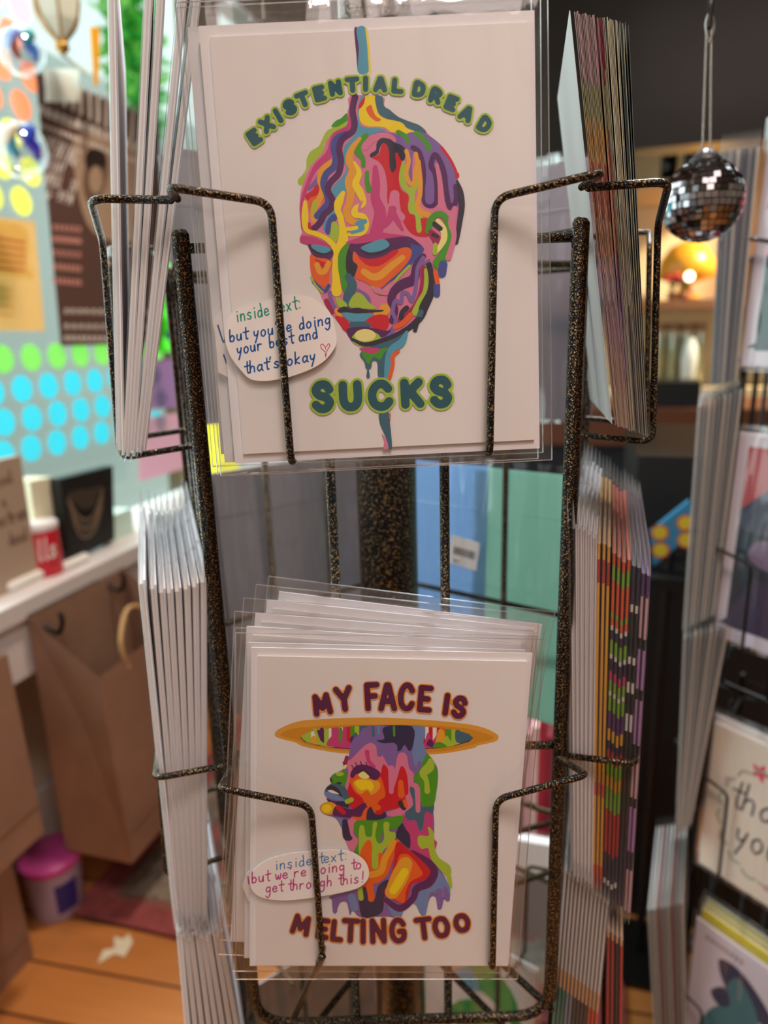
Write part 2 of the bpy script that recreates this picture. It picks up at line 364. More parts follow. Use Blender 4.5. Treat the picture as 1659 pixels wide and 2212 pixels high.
def dread_art(p):
    S, F = p.st, p.fill
    f = lambda c, t, sm=4: F(c, pr(t), sm)
    s = lambda c, t, w: S(c, pr(t), w)
    # strand above the words
    f('pur', '615,-392 620,-300 630,-200 640,-85 670,-85 660,-250 640,-392'); f('teal', '632,-392 648,-250 642,-80 716,-80 712,-200 700,-392'); s('yel', '702,-388 714,-290 722,-190 728,-70', 16)
    f('lp', '590,90 575,170 555,240 540,300 470,350 420,400 400,460 380,500 320,560 275,640 245,720 228,800 222,900 230,1000 240,1060 228,1100 232,1140 280,1165 300,1200 300,1300 305,1360 330,1440 365,1500 390,1560 420,1620 470,1680 510,1730 545,1770 580,1830 620,1870 680,1890 760,1885 830,1865 900,1840 960,1800 1010,1760 1070,1700 1110,1640 1150,1570 1185,1510 1200,1440 1215,1380 1270,1370 1275,1270 1300,1200 1320,1120 1350,1150 1365,1060 1395,960 1395,890 1375,800 1350,690 1350,630 1310,540 1250,455 1180,400 1120,340 1050,300 960,260 880,200 830,160 815,95')
    f('lim', '565,260 500,300 420,340 385,400 360,450 300,490 272,550 270,610 240,660 212,690 215,725 245,725 280,620 330,560 390,490 410,420 470,350 550,310')
    f('grn', '560,215 520,250 480,270 450,310 490,312 540,285 570,260')
    f('mag', '595,95 578,190 570,270 550,310 470,350 440,400 420,480 380,530 330,580 290,660 260,740 240,800 226,880 226,960 240,1060 252,860 290,740 350,620 440,560 462,440 500,370 600,340 625,280 605,200 632,95')
    f('red', '265,800 320,760 350,700 400,700 400,780 350,830 300,850 270,830'); f('ora', '290,830 350,800 390,760 410,800 390,860 340,880 310,960 290,900'); f('vio', '280,750 330,690 360,640 380,690 330,740 290,770')
    s('amb', '450,570 390,620 370,690 385,760 360,840 325,900 325,980', [50, 50, 45, 40, 45, 45, 40]); f('lim', '310,880 330,830 345,870 330,950')
    f('teal', '660,95 640,170 640,240 632,340 590,400 550,440 535,500 530,560 560,610 520,680 480,720 450,770 480,830 450,900 420,960 390,1020 400,1060 440,1040 480,1000 510,900 510,800 560,770 600,700 570,640 580,580 570,500 600,430 660,390 740,370 845,340 790,320 720,320 660,300 650,250 650,180 690,95')
    s('blue', '560,365 490,395 468,460 482,540 468,600 415,650 395,720 418,790 430,850 395,900 350,950', 50)
    s('pur', '622,98 602,190 617,290 598,350 530,400 506,470 520,560 500,650 445,710 425,770 460,840 445,900 400,940 375,990 335,1035 300,1050', 46)
    s('blue', '470,960 440,1000 430,1060', 50); s('red', '290,1010 295,1045', 28)
    f('yel', '690,95 670,150 650,190 650,240 670,290 720,310 780,310 840,320 880,350 940,350 1010,365 1045,355 1035,335 990,320 960,285 900,265 850,258 800,230 775,180 768,95')
    f('red', '690,95 660,130 642,178 660,178 686,140'); f('ora', '735,155 700,180 720,230 765,270 792,272 806,258 770,235 748,190')
    f('dteal', '765,95 775,180 800,230 860,258 910,268 960,285 990,318 1040,340 1090,350 1125,362 1128,342 1080,300 1000,270 920,235 870,190 830,165 815,95')
    f('vio', '690,440 740,370 800,345 900,360 960,380 1020,350 1120,360 1200,410 1260,470 1310,550 1345,640 1365,760 1365,880 1330,880 1270,850 1180,880 1110,860 1090,700 1080,560 1040,500 1030,600 1030,700 1010,700 985,680 990,560 980,470 920,430 800,400')
    s('red', '1240,460 1310,560 1352,655', 20); s('red', '1352,655 1352,668', 30)
    s('grn', '930,350 980,380 1000,415', 34); s('grn', '1060,360 1110,400 1140,440 1150,468', 38)
    s('pur', '1035,462 1082,500 1110,620 1108,760 1125,860 1185,870 1208,780 1195,650 1165,590 1190,512 1230,560 1260,650 1272,760 1300,890 1345,840 1342,740', 38)
    s('vio', '1155,740 1155,835', 66); s('lp', '1205,580 1230,720 1240,880', [24, 36, 50])
    s('lp', '690,455 740,402 800,380 860,386 888,408', 54)
    f('red', '820,430 790,510 740,530 790,560 830,620 850,720 850,820 860,866 890,800 930,800 945,880 960,970 985,1030 1030,1080 1090,1100 1150,1090 1150,980 1100,960 1060,900 1010,870 1000,800 950,760 935,680 955,560 920,500 880,440')
    f('navy', '775,430 810,392 870,400 905,425 955,445 985,480 975,545 950,550 925,500 908,510 915,600 890,640 868,600 864,500 850,445 820,430 795,470 785,505 735,532 730,505 770,478')
    f('lim', '960,560 935,660 950,740 1010,810 1000,870 1010,930 1050,950 1060,1050 1080,1072 1098,1050 1090,970 1110,965 1085,910 1052,870 1050,790 1080,720 1075,650 1050,660 1050,730 1000,740 985,680 980,580')
    s('amb', '988,485 1005,560 988,640 1010,712 1042,720 1050,640 1066,570 1056,505', 30); s('amb', '1075,560 1088,700 1085,800 1068,870 1090,920 1150,945', [30, 34, 34, 36, 44, 40])
    s('mag', '765,605 770,720 765,820 800,920 790,1000 770,1070', [36, 60, 66, 84, 90, 90]); s('lp', '905,800 900,900 950,960', [70, 70, 60]); s('mag', '890,905 868,970 835,1020', [56, 50, 34]); s('mag', '880,900 920,980 960,1050', [40, 40, 20])
    s('grn', '700,375 645,430 640,490 675,540 680,590', [36, 56, 54, 36, 32]); s('grn', '706,640 705,700 720,762', [30, 34, 44])
    s('amb', '655,395 592,480 580,560 612,620 580,700 590,780 580,860 560,920 585,980 635,1000', [24, 44, 56, 60, 64, 60, 50, 50, 54, 40])
    s('yel', '615,565 650,640 625,720 655,780 680,860 625,900 620,940 680,955 705,1010 672,1070 580,1085', [16, 36, 50, 56, 40, 46, 46, 40, 34, 40, 26]); s('lp', '668,850 655,880 650,910', [18, 20, 24])
    s('teal', '690,990 640,1010 670,1040 600,1065', [36, 44, 40, 34])
    s('yel', '630,1035 575,1045 530,1040', 28)
    s('lim', '470,1010 480,1060 460,1120', [40, 70, 60])
    s('yel', '535,785 505,850 495,905 515,960 530,1040 535,1120 500,1210 482,1320 485,1420 487,1490', [30, 60, 46, 44, 44, 70, 64, 50, 56, 76])
    s('yel', '262,850 262,950 270,1050 340,1078 400,1105 450,1145 490,1200', [24, 50, 34, 36, 36, 40, 50])
    f('mag', '228,1102 232,1142 300,1158 420,1178 445,1165 350,1112 262,1090')
    f('mag', '552,1142 640,1108 700,1082 780,1068 870,1078 960,1088 1022,1105 960,1112 860,1112 760,1132 640,1150')
    f('pur', '283,1160 330,1158 430,1175 462,1200 460,1240 400,1290 350,1270 318,1230'); f('teal', '305,1160 370,1160 440,1180 440,1206 400,1222 340,1206'); s('navy', '308,1188 350,1214 400,1226 442,1212', 16)
    f('ora', '300,1230 300,1330 318,1400 370,1450 410,1460 432,1430 440,1350 460,1290 420,1258 350,1250'); f('red', '335,1258 360,1300 410,1322 452,1262 400,1282'); s('amb', '348,1300 368,1350 405,1345 430,1290', 40)
    s('blue', '322,1420 370,1470 405,1490 432,1450', 26); s('lim', '305,1390 340,1450 390,1500', 14)
    f('pur', '575,1160 640,1152 760,1132 860,1112 1000,1100 1082,1150 1112,1190 1090,1230 1020,1290 960,1330 760,1280 600,1240 572,1300 590,1400 560,1380 545,1280')
    f('blue', '1010,1105 1022,1150 1100,1170 1112,1200 1060,1260 960,1360 850,1440 800,1482 770,1460 900,1330 1010,1240 1020,1180')
    s('lim', '745,1450 780,1500 850,1480 940,1380 1010,1310', 20); s('grn', '760,1470 800,1512 860,1490', 16)
    f('navy', '560,1200 612,1230 642,1300 632,1350 602,1400 568,1380 545,1320')
    f('teal', '670,1170 740,1140 820,1115 865,1150 850,1180 780,1210 720,1212 670,1190'); s('navy', '655,1195 720,1222 790,1216 850,1190 885,1152', [8, 20, 22, 18, 8])
    f('ora', '612,1205 605,1270 640,1310 620,1390 680,1420 740,1450 800,1470 860,1420 950,1340 1012,1260 1026,1200 990,1175 930,1190 860,1230 800,1250 700,1260 650,1240')
    f('red', '640,1238 700,1300 780,1312 860,1270 930,1210 900,1195 820,1240 720,1260'); s('amb', '685,1350 740,1385 800,1378 880,1310 960,1250', [46, 50, 54, 50, 40])
    s('grn', '562,1165 530,1230 528,1330 548,1420 560,1480 605,1485', [34, 56, 56, 56, 50, 14]); s('dteal', '572,1385 600,1450 570,1530 565,1590', [50, 70, 70, 50])
    s('vio', '440,1500 452,1560 472,1610', 30); s('mar', '415,1560 455,1640', 34); s('vio', '640,1480 700,1530 730,1570', [20, 40, 10])
    f('lim', '485,1532 500,1602 560,1600 552,1570'); f('lim', '578,1600 600,1530 640,1500 680,1520 720,1570 772,1612 690,1616')
    s('amb', '490,1630 512,1668', 36); f('teal', '530,1645 600,1640 700,1650 760,1652 700,1700 620,1712 560,1692'); p.ell('amb', 832, 1622, 40, 42); s('amb', '830,1640 770,1655', 34)
    f('red', '478,1668 560,1690 582,1760 545,1775 510,1722'); f('red', '700,1702 760,1662 840,1660 866,1700 850,1760 820,1770 740,1742'); f('dteal', '590,1712 700,1710 732,1740 640,1752 580,1740')
    f('navy', '495,1625 540,1600 590,1615 640,1608 720,1625 822,1625 800,1640 720,1642 640,1650 560,1642 510,1645')
    f('pur', '558,1772 600,1750 700,1745 780,1762 860,1772 905,1710 880,1790 860,1832 760,1862 640,1872 590,1832')
    s('vio', '775,1822 830,1830 880,1790', 22); p.ell('lim', 700, 1832, 105, 58); p.ell('cream', 693, 1806, 76, 44)
    s('lp', '770,1480 850,1500 900,1440', 40); s('pur', '1110,1240 1062,1300 1042,1400 960,1440 900,1490 880,1560 905,1620 890,1700', [40, 54, 70, 70, 60, 56, 50, 50])
    s('mar', '1110,1330 1108,1440 1080,1550 1020,1640 940,1700', 44); s('vio', '1110,1250 1070,1320 1062,1400 1048,1500 1025,1560 998,1510 960,1505 948,1572 908,1560 890,1640 912,1700 885,1790', 28)
    s('lim', '1130,1340 1140,1420 1128,1500 1090,1560 1055,1640', [30, 50, 50, 46, 56]); s('navy', '990,1610 960,1640 950,1680', 36)
    s('ora', '910,1745 960,1722 1020,1660', 38)
    s('navy', '1150,1300 1170,1400 1162,1500 1115,1600 1085,1680 1010,1750 910,1810 800,1850 690,1872 600,1835', [40, 46, 56, 66, 50, 40, 40, 38, 30, 20])
    s('dteal', '1092,1640 1072,1690', 40); s('navy', '1090,1690 1066,1700 1050,1770', [30, 40, 30])
    s('grn', '1148,1060 1160,985 1205,940 1258,950 1292,1030 1290,1130 1262,1220 1222,1290', [50, 44, 44, 44, 44, 50, 70, 90]); s('mar', '1165,1070 1205,1120 1210,1170', [44, 64, 34]); s('cream', '1212,985 1250,1040 1258,1110 1230,1170 1192,1220', [30, 46, 46, 36, 26]); s('navy', '1190,1008 1232,1042', 34); s('navy', '1178,1085 1210,1100', 26)
    s('lim', '1195,1160 1192,1215', 34)
    s('navy', '1352,700 1376,780 1385,880 1372,980 1360,1060 1342,1135', [14, 40, 44, 40, 36, 40]); s('lp', '1335,900 1312,1000 1330,1100 1290,1250', [40, 50, 36, 44])
    s('vio', '1150,1270 1100,1300', 20); s('blue', '1252,1300 1242,1362', 62); s('blue', '1206,1450 1206,1510', 48); s('ora', '1196,1350 1210,1425', 34)
    f('dteal', '665,1922 690,2000 700,2045 735,2040 745,1992 780,2000 790,2110 870,2110 852,2000 872,1905 1000,1772 900,1830'); s('teal', '990,1785 950,1862 885,1905 858,1980 848,2110', [24, 56, 50, 46, 40])
    f('grn', '668,1922 700,1992 722,2010 752,1962 800,1982 822,1942 852,1895 760,1912'); f('mag', '650,1902 740,1940 800,1905 720,1895')
    s('ora', '932,1920 892,1955 890,2020 868,2110', [22, 30, 28, 28]); s('dteal', '714,2045 714,2100', [10, 26])
    f('dteal', '795,2365 800,2440 830,2510 850,2560 860,2616 885,2616 878,2500 870,2430 872,2365'); f('lp', '812,2510 830,2570 822,2618 858,2618 850,2565'); s('ora', '868,2365 870,2400', 10); s('ora', '852,2240 880,2290', 40)
    # lettering
    t = 1.640; q = lambda x, y: (x * t - 663.6, y * t - 597.2)
    sp = [('E', 343, 600, 34), ('X', 398, 545, 33), ('I', 447, 507, 30), ('S', 498, 470, 27), ('T', 556, 436, 22), ('E', 628, 410, 14), ('N', 697, 386, 10), ('T', 771, 372, 4), ('I', 829, 368, 0), ('A', 893, 370, -2), ('L', 968, 377, -5), ('D', 1062, 392, -11), ('R', 1135, 420, -17), ('E', 1204, 452, -22), ('A', 1270, 498, -28), ('D', 1348, 545, -31)]
    bubble(p, [(c, *q(x, y), 76 if c != 'I' else 40, 90, r) for c, x, y, r in sp], 'txt', 'lim', 38, 14)
    bubble(p, [('S', 388, 2246, 138, 190, 3), ('U', 588, 2240, 136, 176, 3), ('C', 802, 2236, 150, 180, 3), ('K', 1028, 2222, 146, 172, 3), ('S', 1234, 2212, 138, 190, 3)], 'txt', 'lim', 62, 16)

def melt_art(p):
    f = lambda c, t, sm=4: p.fill(c, pr(t), sm)
    s = lambda c, t, w: p.st(c, pr(t), w)
    f('gold', '100,440 125,400 250,350 400,336 600,327 800,326 1000,336 1200,352 1400,380 1515,428 1530,460 1500,482 1400,505 1375,520 1250,545 1100,562 800,562 540,555 400,535 280,510 230,485 140,462')
    f('gold2', '135,440 200,400 330,385 600,372 1000,372 1300,392 1420,420 1500,450 1480,470 1400,488 1240,530 1100,548 800,550 540,540 400,520 290,495 240,470')
    X0, X1, YC, A, B = 272, 1362, 452, 545, 76
    p.ell('pur', 816, YC + 4, A + 8, B + 6)
    def strip(c, a, b):
        f2 = lambda x: B * math.sqrt(max(0, 1 - ((x - 816) / A) ** 2)); xs = [a + (b - a) * k / 6 for k in range(7)]
        p.fill(c, [(x, YC - f2(x)) for x in xs] + [(x, YC + f2(x)) for x in reversed(xs)], 0)
    for a, b, c in [(272, 332, 'lim'), (332, 366, 'white'), (366, 415, 'pur'), (415, 445, 'lim'), (445, 462, 'white'), (462, 510, 'mag'), (510, 535, 'white'), (535, 560, 'mag'), (560, 584, 'red'), (584, 610, 'grn'), (610, 640, 'lim'), (640, 690, 'dteal'), (690, 740, 'vio'), (740, 800, 'lbl'), (800, 980, 'dnav'), (980, 1062, 'lbl'), (1062, 1084, 'white'), (1084, 1110, 'red'), (1110, 1135, 'white'), (1135, 1160, 'red'), (1160, 1190, 'ora'), (1190, 1230, 'grn'), (1230, 1262, 'lim'), (1262, 1284, 'white'), (1284, 1360, 'dteal')]: strip(c, a, b)
    f('lim', '275,440 300,480 400,505 480,515 470,480 440,460 430,490 400,480 380,450 350,470 320,450'); f('amb', '330,470 350,440 380,490 360,495'); f('mag', '430,500 470,440 500,480 540,400 560,470 620,500 610,522 500,516'); f('pur', '580,470 600,440 630,490 640,520 600,515')
    f('dteal', '600,440 620,420 640,460 660,430 690,470 650,500 610,480'); s('grn', '520,400 520,470', 22); s('pur', '400,400 400,465', 22); s('lim', '355,400 372,450', 20)
    f('red', '1010,420 1030,470 1060,460 1060,500 1020,480'); f('mag', '1060,480 1080,420 1110,470 1160,400 1180,480 1100,520 1060,515'); f('amb', '1130,480 1150,400 1180,410 1190,470 1160,500'); f('pur', '1070,500 1095,460 1125,515'); f('lim', '1170,500 1200,440 1230,480 1260,440 1280,490 1200,512'); f('grn', '1110,516 1150,480 1200,512'); s('dteal', '1270,420 1275,470 1320,460', 34)
    f('vio', '590,482 575,560 560,600 545,650 470,690 455,722 465,742 430,772 416,812 430,832 440,862 395,884 390,916 420,946 490,970 530,1040 560,1112 590,1180 620,1240 640,1400 560,1440 450,1470 470,1500 484,1582 500,1550 520,1510 560,1510 580,1590 600,1560 640,1600 740,1600 830,1600 900,1610 925,1560 960,1520 1000,1520 1030,1580 1062,1590 1085,1500 1105,1470 1130,1480 1142,1550 1168,1545 1182,1490 1212,1500 1222,1440 1200,1370 1150,1282 1120,1200 1120,1000 1115,900 1140,760 1140,650 1100,590 1060,530 1040,480 1000,385 700,385 640,430')
    f('lbl', '980,385 1060,400 1050,480 1070,560 1050,620 1020,600 1000,640 980,560 985,480'); f('dnav', '800,385 980,385 985,500 960,540 930,500 900,540 860,520 840,490 790,490 750,470 800,460')
    s('grn', '862,385 864,440', 14); s('dteal', '728,385 730,440', 18); s('teal', '764,385 765,430', 10)
    f('lp', '590,590 680,500 735,495 790,570 830,640 862,670 890,560 940,560 960,650 990,690 980,800 1000,860 960,900 900,940 830,955 820,930 900,900 940,840 920,820 850,820 800,760 770,690 700,650 640,640 590,690 600,760 575,800 550,775 570,680 556,610')
    s('mag', '690,545 700,600 730,640', [30, 24, 30]); s('vio', '765,500 770,560', 34); s('vio', '850,520 852,640', [70, 26])
    f('red', '560,812 600,700 700,660 770,690 786,640 800,625 830,670 850,790 880,720 905,640 930,650 950,720 950,830 900,900 820,920 760,950 700,900 640,930 600,910 560,870')
    f('ora', '580,710 620,690 700,690 770,700 800,770 805,830 765,860 745,930 700,950 680,900 660,840 610,800 585,750'); s('ora', '905,740 910,820', [34, 44]); s('lp', '845,650 845,800', [40, 30])
    f('amb', '600,740 650,715 760,730 770,780 720,820 690,790 650,815 620,790'); f('yel', '612,742 650,722 715,732 732,770 715,796 690,780 650,790')
    f('pur', '582,690 610,640 660,625 720,640 775,680 750,725 700,710 640,670 600,712'); p.ell('cream', 670, 692, 38, 24, 15); s('navy', '632,680 670,664 712,700', 12)
    for x, y in ((600, 648), (625, 632), (655, 624), (690, 628)): s('navy', f'{x},{y} {x - 8},{y - 18}', 6)
    s('mar', '560,580 548,625', 24); s('navy', '552,628 536,610', 7); s('cream', '552,634 546,645', 18)
    f('grn', '552,660 500,680 460,702 455,730 490,757 540,762 562,720'); p.ell('lim', 515, 685, 26, 14); s('navy', '458,715 462,735', 12); s('navy', '500,745 520,745', 14)
    f('dteal', '470,745 430,772 420,802 460,802 520,832 572,855 560,785 520,755'); f('navy', '432,780 460,758 505,780 530,830 480,800'); f('lbl', '418,802 430,832 490,852 556,858 500,820 460,800'); f('white', '440,792 470,790 512,815 462,806')
    f('dnav', '428,842 480,860 560,862 572,900 540,896 470,882'); p.ell('gold', 445, 905, 56, 42); p.ell('amb', 450, 905, 44, 34); p.ell('yel', 432, 906, 32, 28); s('lim', '562,862 590,850', 30)
    f('pur', '490,890 540,900 600,910 670,870 715,900 690,930 680,980 600,970 520,960 470,945'); s('red', '505,900 540,930', 30); s('ora', '600,975 660,975 695,915 760,900', 36); s('ora', '690,850 700,880', 30)
    f('dnav', '690,925 715,895 740,940 780,945 802,925 810,962 740,985 690,985'); s('lp', '955,835 972,885 930,930 850,942', [40, 44, 44, 36]); s('navy', '905,872 925,900', 36); s('ora', '930,860 940,890', 24)
    f('dteal', '962,780 1000,760 1030,850 1042,900 1112,872 1112,930 1062,960 1042,1040 1012,1042 1000,980 960,980 930,935 985,880')
    f('grn', '985,710 1030,650 1070,560 1120,610 1140,680 1135,780 1115,882 1050,892 1030,850 1020,760'); s('lim', '1095,600 1090,640 1050,680 1070,730 1075,795', [30, 60, 50, 30, 36]); s('lp', '985,755 1010,780 1016,918', [30, 34, 30])
    f('mag', '915,940 960,990 1000,980 1022,1045 1050,1030 1062,930 1108,950 1108,1010 1120,1100 1138,1125 1118,1190 1085,1240 960,1150 940,1050')
    f('lim', '1078,1022 1085,1080 1022,1080 1015,1130 1040,1165 1080,1160 1100,1230 1150,1290 1205,1345 1228,1320 1218,1270 1150,1220 1122,1150 1116,1060'); s('lim', '1215,1345 1225,1405', [30, 20])
    f('dnav', '885,1040 905,990 940,1040 965,1080 962,1160 900,1112 872,1080'); f('lbl', '430,950 500,970 535,1035 560,1000 540,975'); f('lp', '570,980 622,980 602,1060 632,1110 602,1190 572,1160 545,1070'); s('dnav', '548,990 560,1080 582,1095', [36, 50, 30])
    f('grn', '622,985 760,980 900,950 920,982 870,1040 800,1040 770,1142 740,1130 740,1060 700,1090 660,1080 650,1180 622,1212 610,1170 636,1110 606,1050')
    f('lim', '640,1030 670,1020 682,1080 720,1080 728,1000 755,1000 742,1080 765,1130 798,1100 796,1000 832,1000 832,1050 872,1062 862,1112 790,1182 762,1280 740,1292 720,1200 680,1172 640,1212')
    f('ora', '640,1212 690,1110 720,1130 730,1222 765,1190 820,1190 870,1112 900,1122 850,1250 820,1330 760,1382 722,1392 740,1480 720,1502 690,1480 690,1400 640,1412')
    s('amb', '715,1330 780,1305 805,1225 862,1125', 42); s('lim', '740,1180 742,1275', 40)
    f('dnav', '640,1430 690,1415 700,1500 740,1480 762,1400 832,1362 800,1480 790,1560 740,1595 655,1595'); s('ora', '705,1390 718,1485', [50, 36]); s('lim', '645,1420 652,1480', 32)
    f('dnav', '830,1400 850,1300 870,1250 880,1300 850,1380')
    f('lbl', '1130,1290 1200,1370 1222,1440 1180,1472 1100,1440 1082,1502 1062,1585 1030,1575 1000,1520 960,1520 925,1560 900,1605 850,1590 820,1500 890,1560 980,1490 1060,1400 1120,1330')
    s('vio', '1150,1440 1155,1535', [50, 30]); s('vio', '1190,1420 1205,1485', 30); s('lbl', '590,1470 610,1540', 50); s('vio', '480,1490 485,1560', 30)
    s('pur', '980,1192 1080,1250 1120,1310 1085,1380 1005,1420 985,1480 900,1545 810,1490', [40, 46, 50, 56, 46, 40, 44, 30])
    f('red', '880,1120 960,1170 1080,1280 1090,1330 1040,1370 980,1390 960,1440 930,1510 860,1490 800,1450 830,1370 860,1250')
    f('ora', '905,1200 960,1205 1030,1290 1042,1332 970,1372 940,1430 925,1510 860,1480 808,1440 860,1330 885,1240'); p.st('amb', pr('935,1260 900,1340 850,1440'), [90, 110, 90]); p.st('yel', pr('930,1310 895,1370 858,1430'), [50, 56, 50])
    bubble(p, [('M', 402, 240, 105, 120, 10), ('Y', 541, 205, 100, 145, 8), ('F', 722, 190, 92, 165, 3), ('A', 822, 192, 100, 165, 0), ('C', 942, 192, 92, 165, -2), ('E', 1062, 205, 85, 155, -5), ('I', 1197, 240, 60, 125, -8), ('S', 1280, 258, 84, 125, -10)], 'plum', 'orl', 37, 7)
    t = 2.9625 / 2.242; g = lambda x, y: ((440 + x / 2.242 - 560) * 2.9625, (1720 + y / 2.242 - 1440) * 2.9625)
    bubble(p, [(c, *g(x, y), w * t, h * t, r) for c, x, y, w, h, r in [('M', 472, 622, 80, 84, -14), ('E', 578, 640, 56, 88, -7), ('L', 645, 650, 56, 96, -6), ('T', 712, 648, 72, 108, -3), ('I', 772, 652, 40, 112, 0), ('N', 845, 650, 72, 112, 2), ('G', 940, 648, 72, 112, 4), ('T', 1065, 638, 70, 100, 7), ('O', 1150, 632, 76, 90, 9), ('O', 1250, 612, 72, 76, 12)]], 'plum', 'orl', 34, 7)

# ------------------------------------------------------------------ the shop: floor, walls, window, sill
WALLM = mat('painted_wall', (196, 186, 172), .7); DARKW = mat('dark_painted_wall', (30, 24, 17), .3, bump=(6, .15, .01)); CEIL = mat('ceiling_paint', (120, 112, 104), .8)
TRIM = mat('white_trim_paint', (226, 222, 222), .5)
def plank_mat():
    m = bpy.data.materials.new('floor_planks'); m.use_nodes = True; nt = m.node_tree; b = nt.nodes['Principled BSDF']
    tc = nt.nodes.new('ShaderNodeTexCoord'); br = nt.nodes.new('ShaderNodeTexBrick'); n = nt.nodes.new('ShaderNodeTexNoise'); mp = nt.nodes.new('ShaderNodeMapping'); mx = nt.nodes.new('ShaderNodeMix'); mx.data_type = 'RGBA'; mx.blend_type = 'MULTIPLY'
    mp0 = nt.nodes.new('ShaderNodeMapping'); mp0.inputs['Rotation'].default_value = (0, 0, math.radians(-4)); nt.links.new(tc.outputs['Object'], mp0.inputs[0])
    br.inputs['Color1'].default_value = (*lin((214, 146, 82)), 1); br.inputs['Color2'].default_value = (*lin((196, 124, 64)), 1); br.inputs['Mortar'].default_value = (*lin((96, 56, 30)), 1)
    br.inputs['Scale'].default_value = 1; br.inputs['Brick Width'].default_value = 1.3; br.inputs['Row Height'].default_value = .085; br.inputs['Mortar Size'].default_value = .0025
    mp.inputs['Scale'].default_value = (6, 60, 1); n.inputs['Scale'].default_value = 1; n.inputs['Detail'].default_value = 5
    r = nt.nodes.new('ShaderNodeValToRGB'); r.color_ramp.elements[0].color = (.6, .55, .5, 1); r.color_ramp.elements[1].color = (1.1, 1.05, 1, 1)
    nt.links.new(mp0.outputs[0], br.inputs['Vector']); nt.links.new(mp0.outputs[0], mp.inputs[0]); nt.links.new(mp.outputs[0], n.inputs['Vector']); nt.links.new(n.outputs['Fac'], r.inputs['Fac'])
    mx.inputs[0].default_value = .8; nt.links.new(br.outputs['Color'], mx.inputs[6]); nt.links.new(r.outputs['Color'], mx.inputs[7]); nt.links.new(mx.outputs[2], b.inputs['Base Color'])
    b.inputs['Roughness'].default_value = .38; return m
TR = Matrix.Translation((-.963 * .959, .963 * .284, 0)) @ Matrix.Rotation(RROT, 4, 'Z')      # room frame: x = u, y = w
UM, W_0, W_1, ZC = 3.4, -1.7, 2.95, 2.75
def rbox(mb, lo, hi, m): mb.box(lo, hi, m)
def room(name, lo, hi, m, label):
    mb = MB(); mb.box(lo, hi, m); o = mb.build(name); o.matrix_world = TR; return struct(o, label)
o = room('floor', (-.12, W_0, FZ - .08), (UM, W_1, FZ), plank_mat(), 'warm honey-brown wooden plank floor')
room('ceiling', (-.12, W_0, ZC), (UM, W_1, ZC + .08), CEIL, 'pale ceiling of the shop')
room('wall_right', (UM, W_0, FZ), (UM + .1, W_1, ZC), WALLM, 'painted shop wall on the far right side')
room('wall_front', (-.12, W_0 - .1, FZ), (UM, W_0, ZC), WALLM, 'painted shop wall behind the viewer')
WL0, WL1, WZ0, WZ1 = -.75, 2.4, .80, 2.2
mb = MB()
for lo, hi in (((-.12, W_0, FZ), (-.02, W_1, WZ0)), ((-.12, W_0, WZ1), (-.02, W_1, ZC)), ((-.12, W_0, WZ0), (-.02, WL0, WZ1)), ((-.12, WL1, WZ0), (-.02, W_1, WZ1))): mb.box(lo, hi, WALLM)
o = mb.build('wall_left'); o.matrix_world = TR; struct(o, 'painted wall under and around the shop window')
o = room('wall_back', (-.12, W_1, FZ), (UM, W_1 + .1, ZC), WALLM, 'painted wall at the back of the shop')
# window
root = bpy.data.objects.new('window_1', None); COL.objects.link(root); root.matrix_world = TR; struct(root, 'large bright shop window on the left, hung with paper dots and posters')
mb = MB(); mb.box((-.062, WL0, WZ0), (-.058, WL1, WZ1), PANE); mb.build('window_pane', root)
mb = MB()
for lo, hi in (((-.1, WL0, WZ0), (-.02, WL0 + .05, WZ1)), ((-.1, WL1 - .05, WZ0), (-.02, WL1, WZ1)), ((-.1, WL0, WZ1 - .05), (-.02, WL1, WZ1)), ((-.1, WL0, WZ0), (-.02, WL1, WZ0 + .05))): mb.box(lo, hi, TRIM)
mb.build('window_frame', root)
SZ = roomco(PR(0, 1322, .15))[2]
mb = MB(); mb.box((-.02, W_0, SZ - .03), (.15, 2.6, SZ), TRIM); mb.box((.115, W_0, SZ - .125), (.14, 2.6, SZ - .03), TRIM)
o = mb.build('trim_1'); o.matrix_world = TR; struct(o, 'white painted window sill with a deep front board')
# outside
mb = MB(); mb.box((-7, -4, .1), (-.12, 9, .2), mat('pavement', (190, 195, 190), .8)); o = mb.build('ground_outside'); o.matrix_world = TR; struct(o, 'pale sunlit pavement outside the window')
rng = random.Random(5)
bush = thing('tree', 'bright green leafy tree outside the shop window', 'tree', T0(RM(-1.5, 3.76, .2)))
mb = MB(); mb.tube([(0, 0, -.05), (.03, .02, .9), (0, .05, 1.8)], [.07, .05, .03], mat('bark', (110, 90, 70), .8)); mb.build('trunk', bush)
mb = MB(); LEAF = [mat('leaf_' + str(k), c, .5, trans=.5) for k, c in enumerate([(110, 225, 90), (60, 190, 80), (170, 240, 120)])]
mbw = MB(); mbw.box((-3.9, -4, .2), (-3.5, 14, 3.6), mat('grey_facade', (196, 200, 196), .8)); o = mbw.build('house'); o.matrix_world = TR; tag(o, 'pale grey house front across the street outside the window', 'house')
for k in range(700):
    a, b, r = rng.uniform(0, 6.3), math.acos(rng.uniform(-1, 1)), .15 * rng.random() ** .4
    c = np.array([r * math.sin(b) * math.cos(a), r * math.sin(b) * math.sin(a) * 1.1, 2.55 + 3.2 * r * math.cos(b)]); d = nrm(np.array([rng.gauss(0, 1) for _ in range(3)])); e = nrm(np.cross(d, [.3, .2, 1]))
    mb.add([c, c + d * .05 + e * .025, c + d * .1, c + d * .05 - e * .025], [(0, 1, 2, 3)], rng.choice(LEAF))
f = mb.build('foliage', bush); f['kind'] = 'stuff'

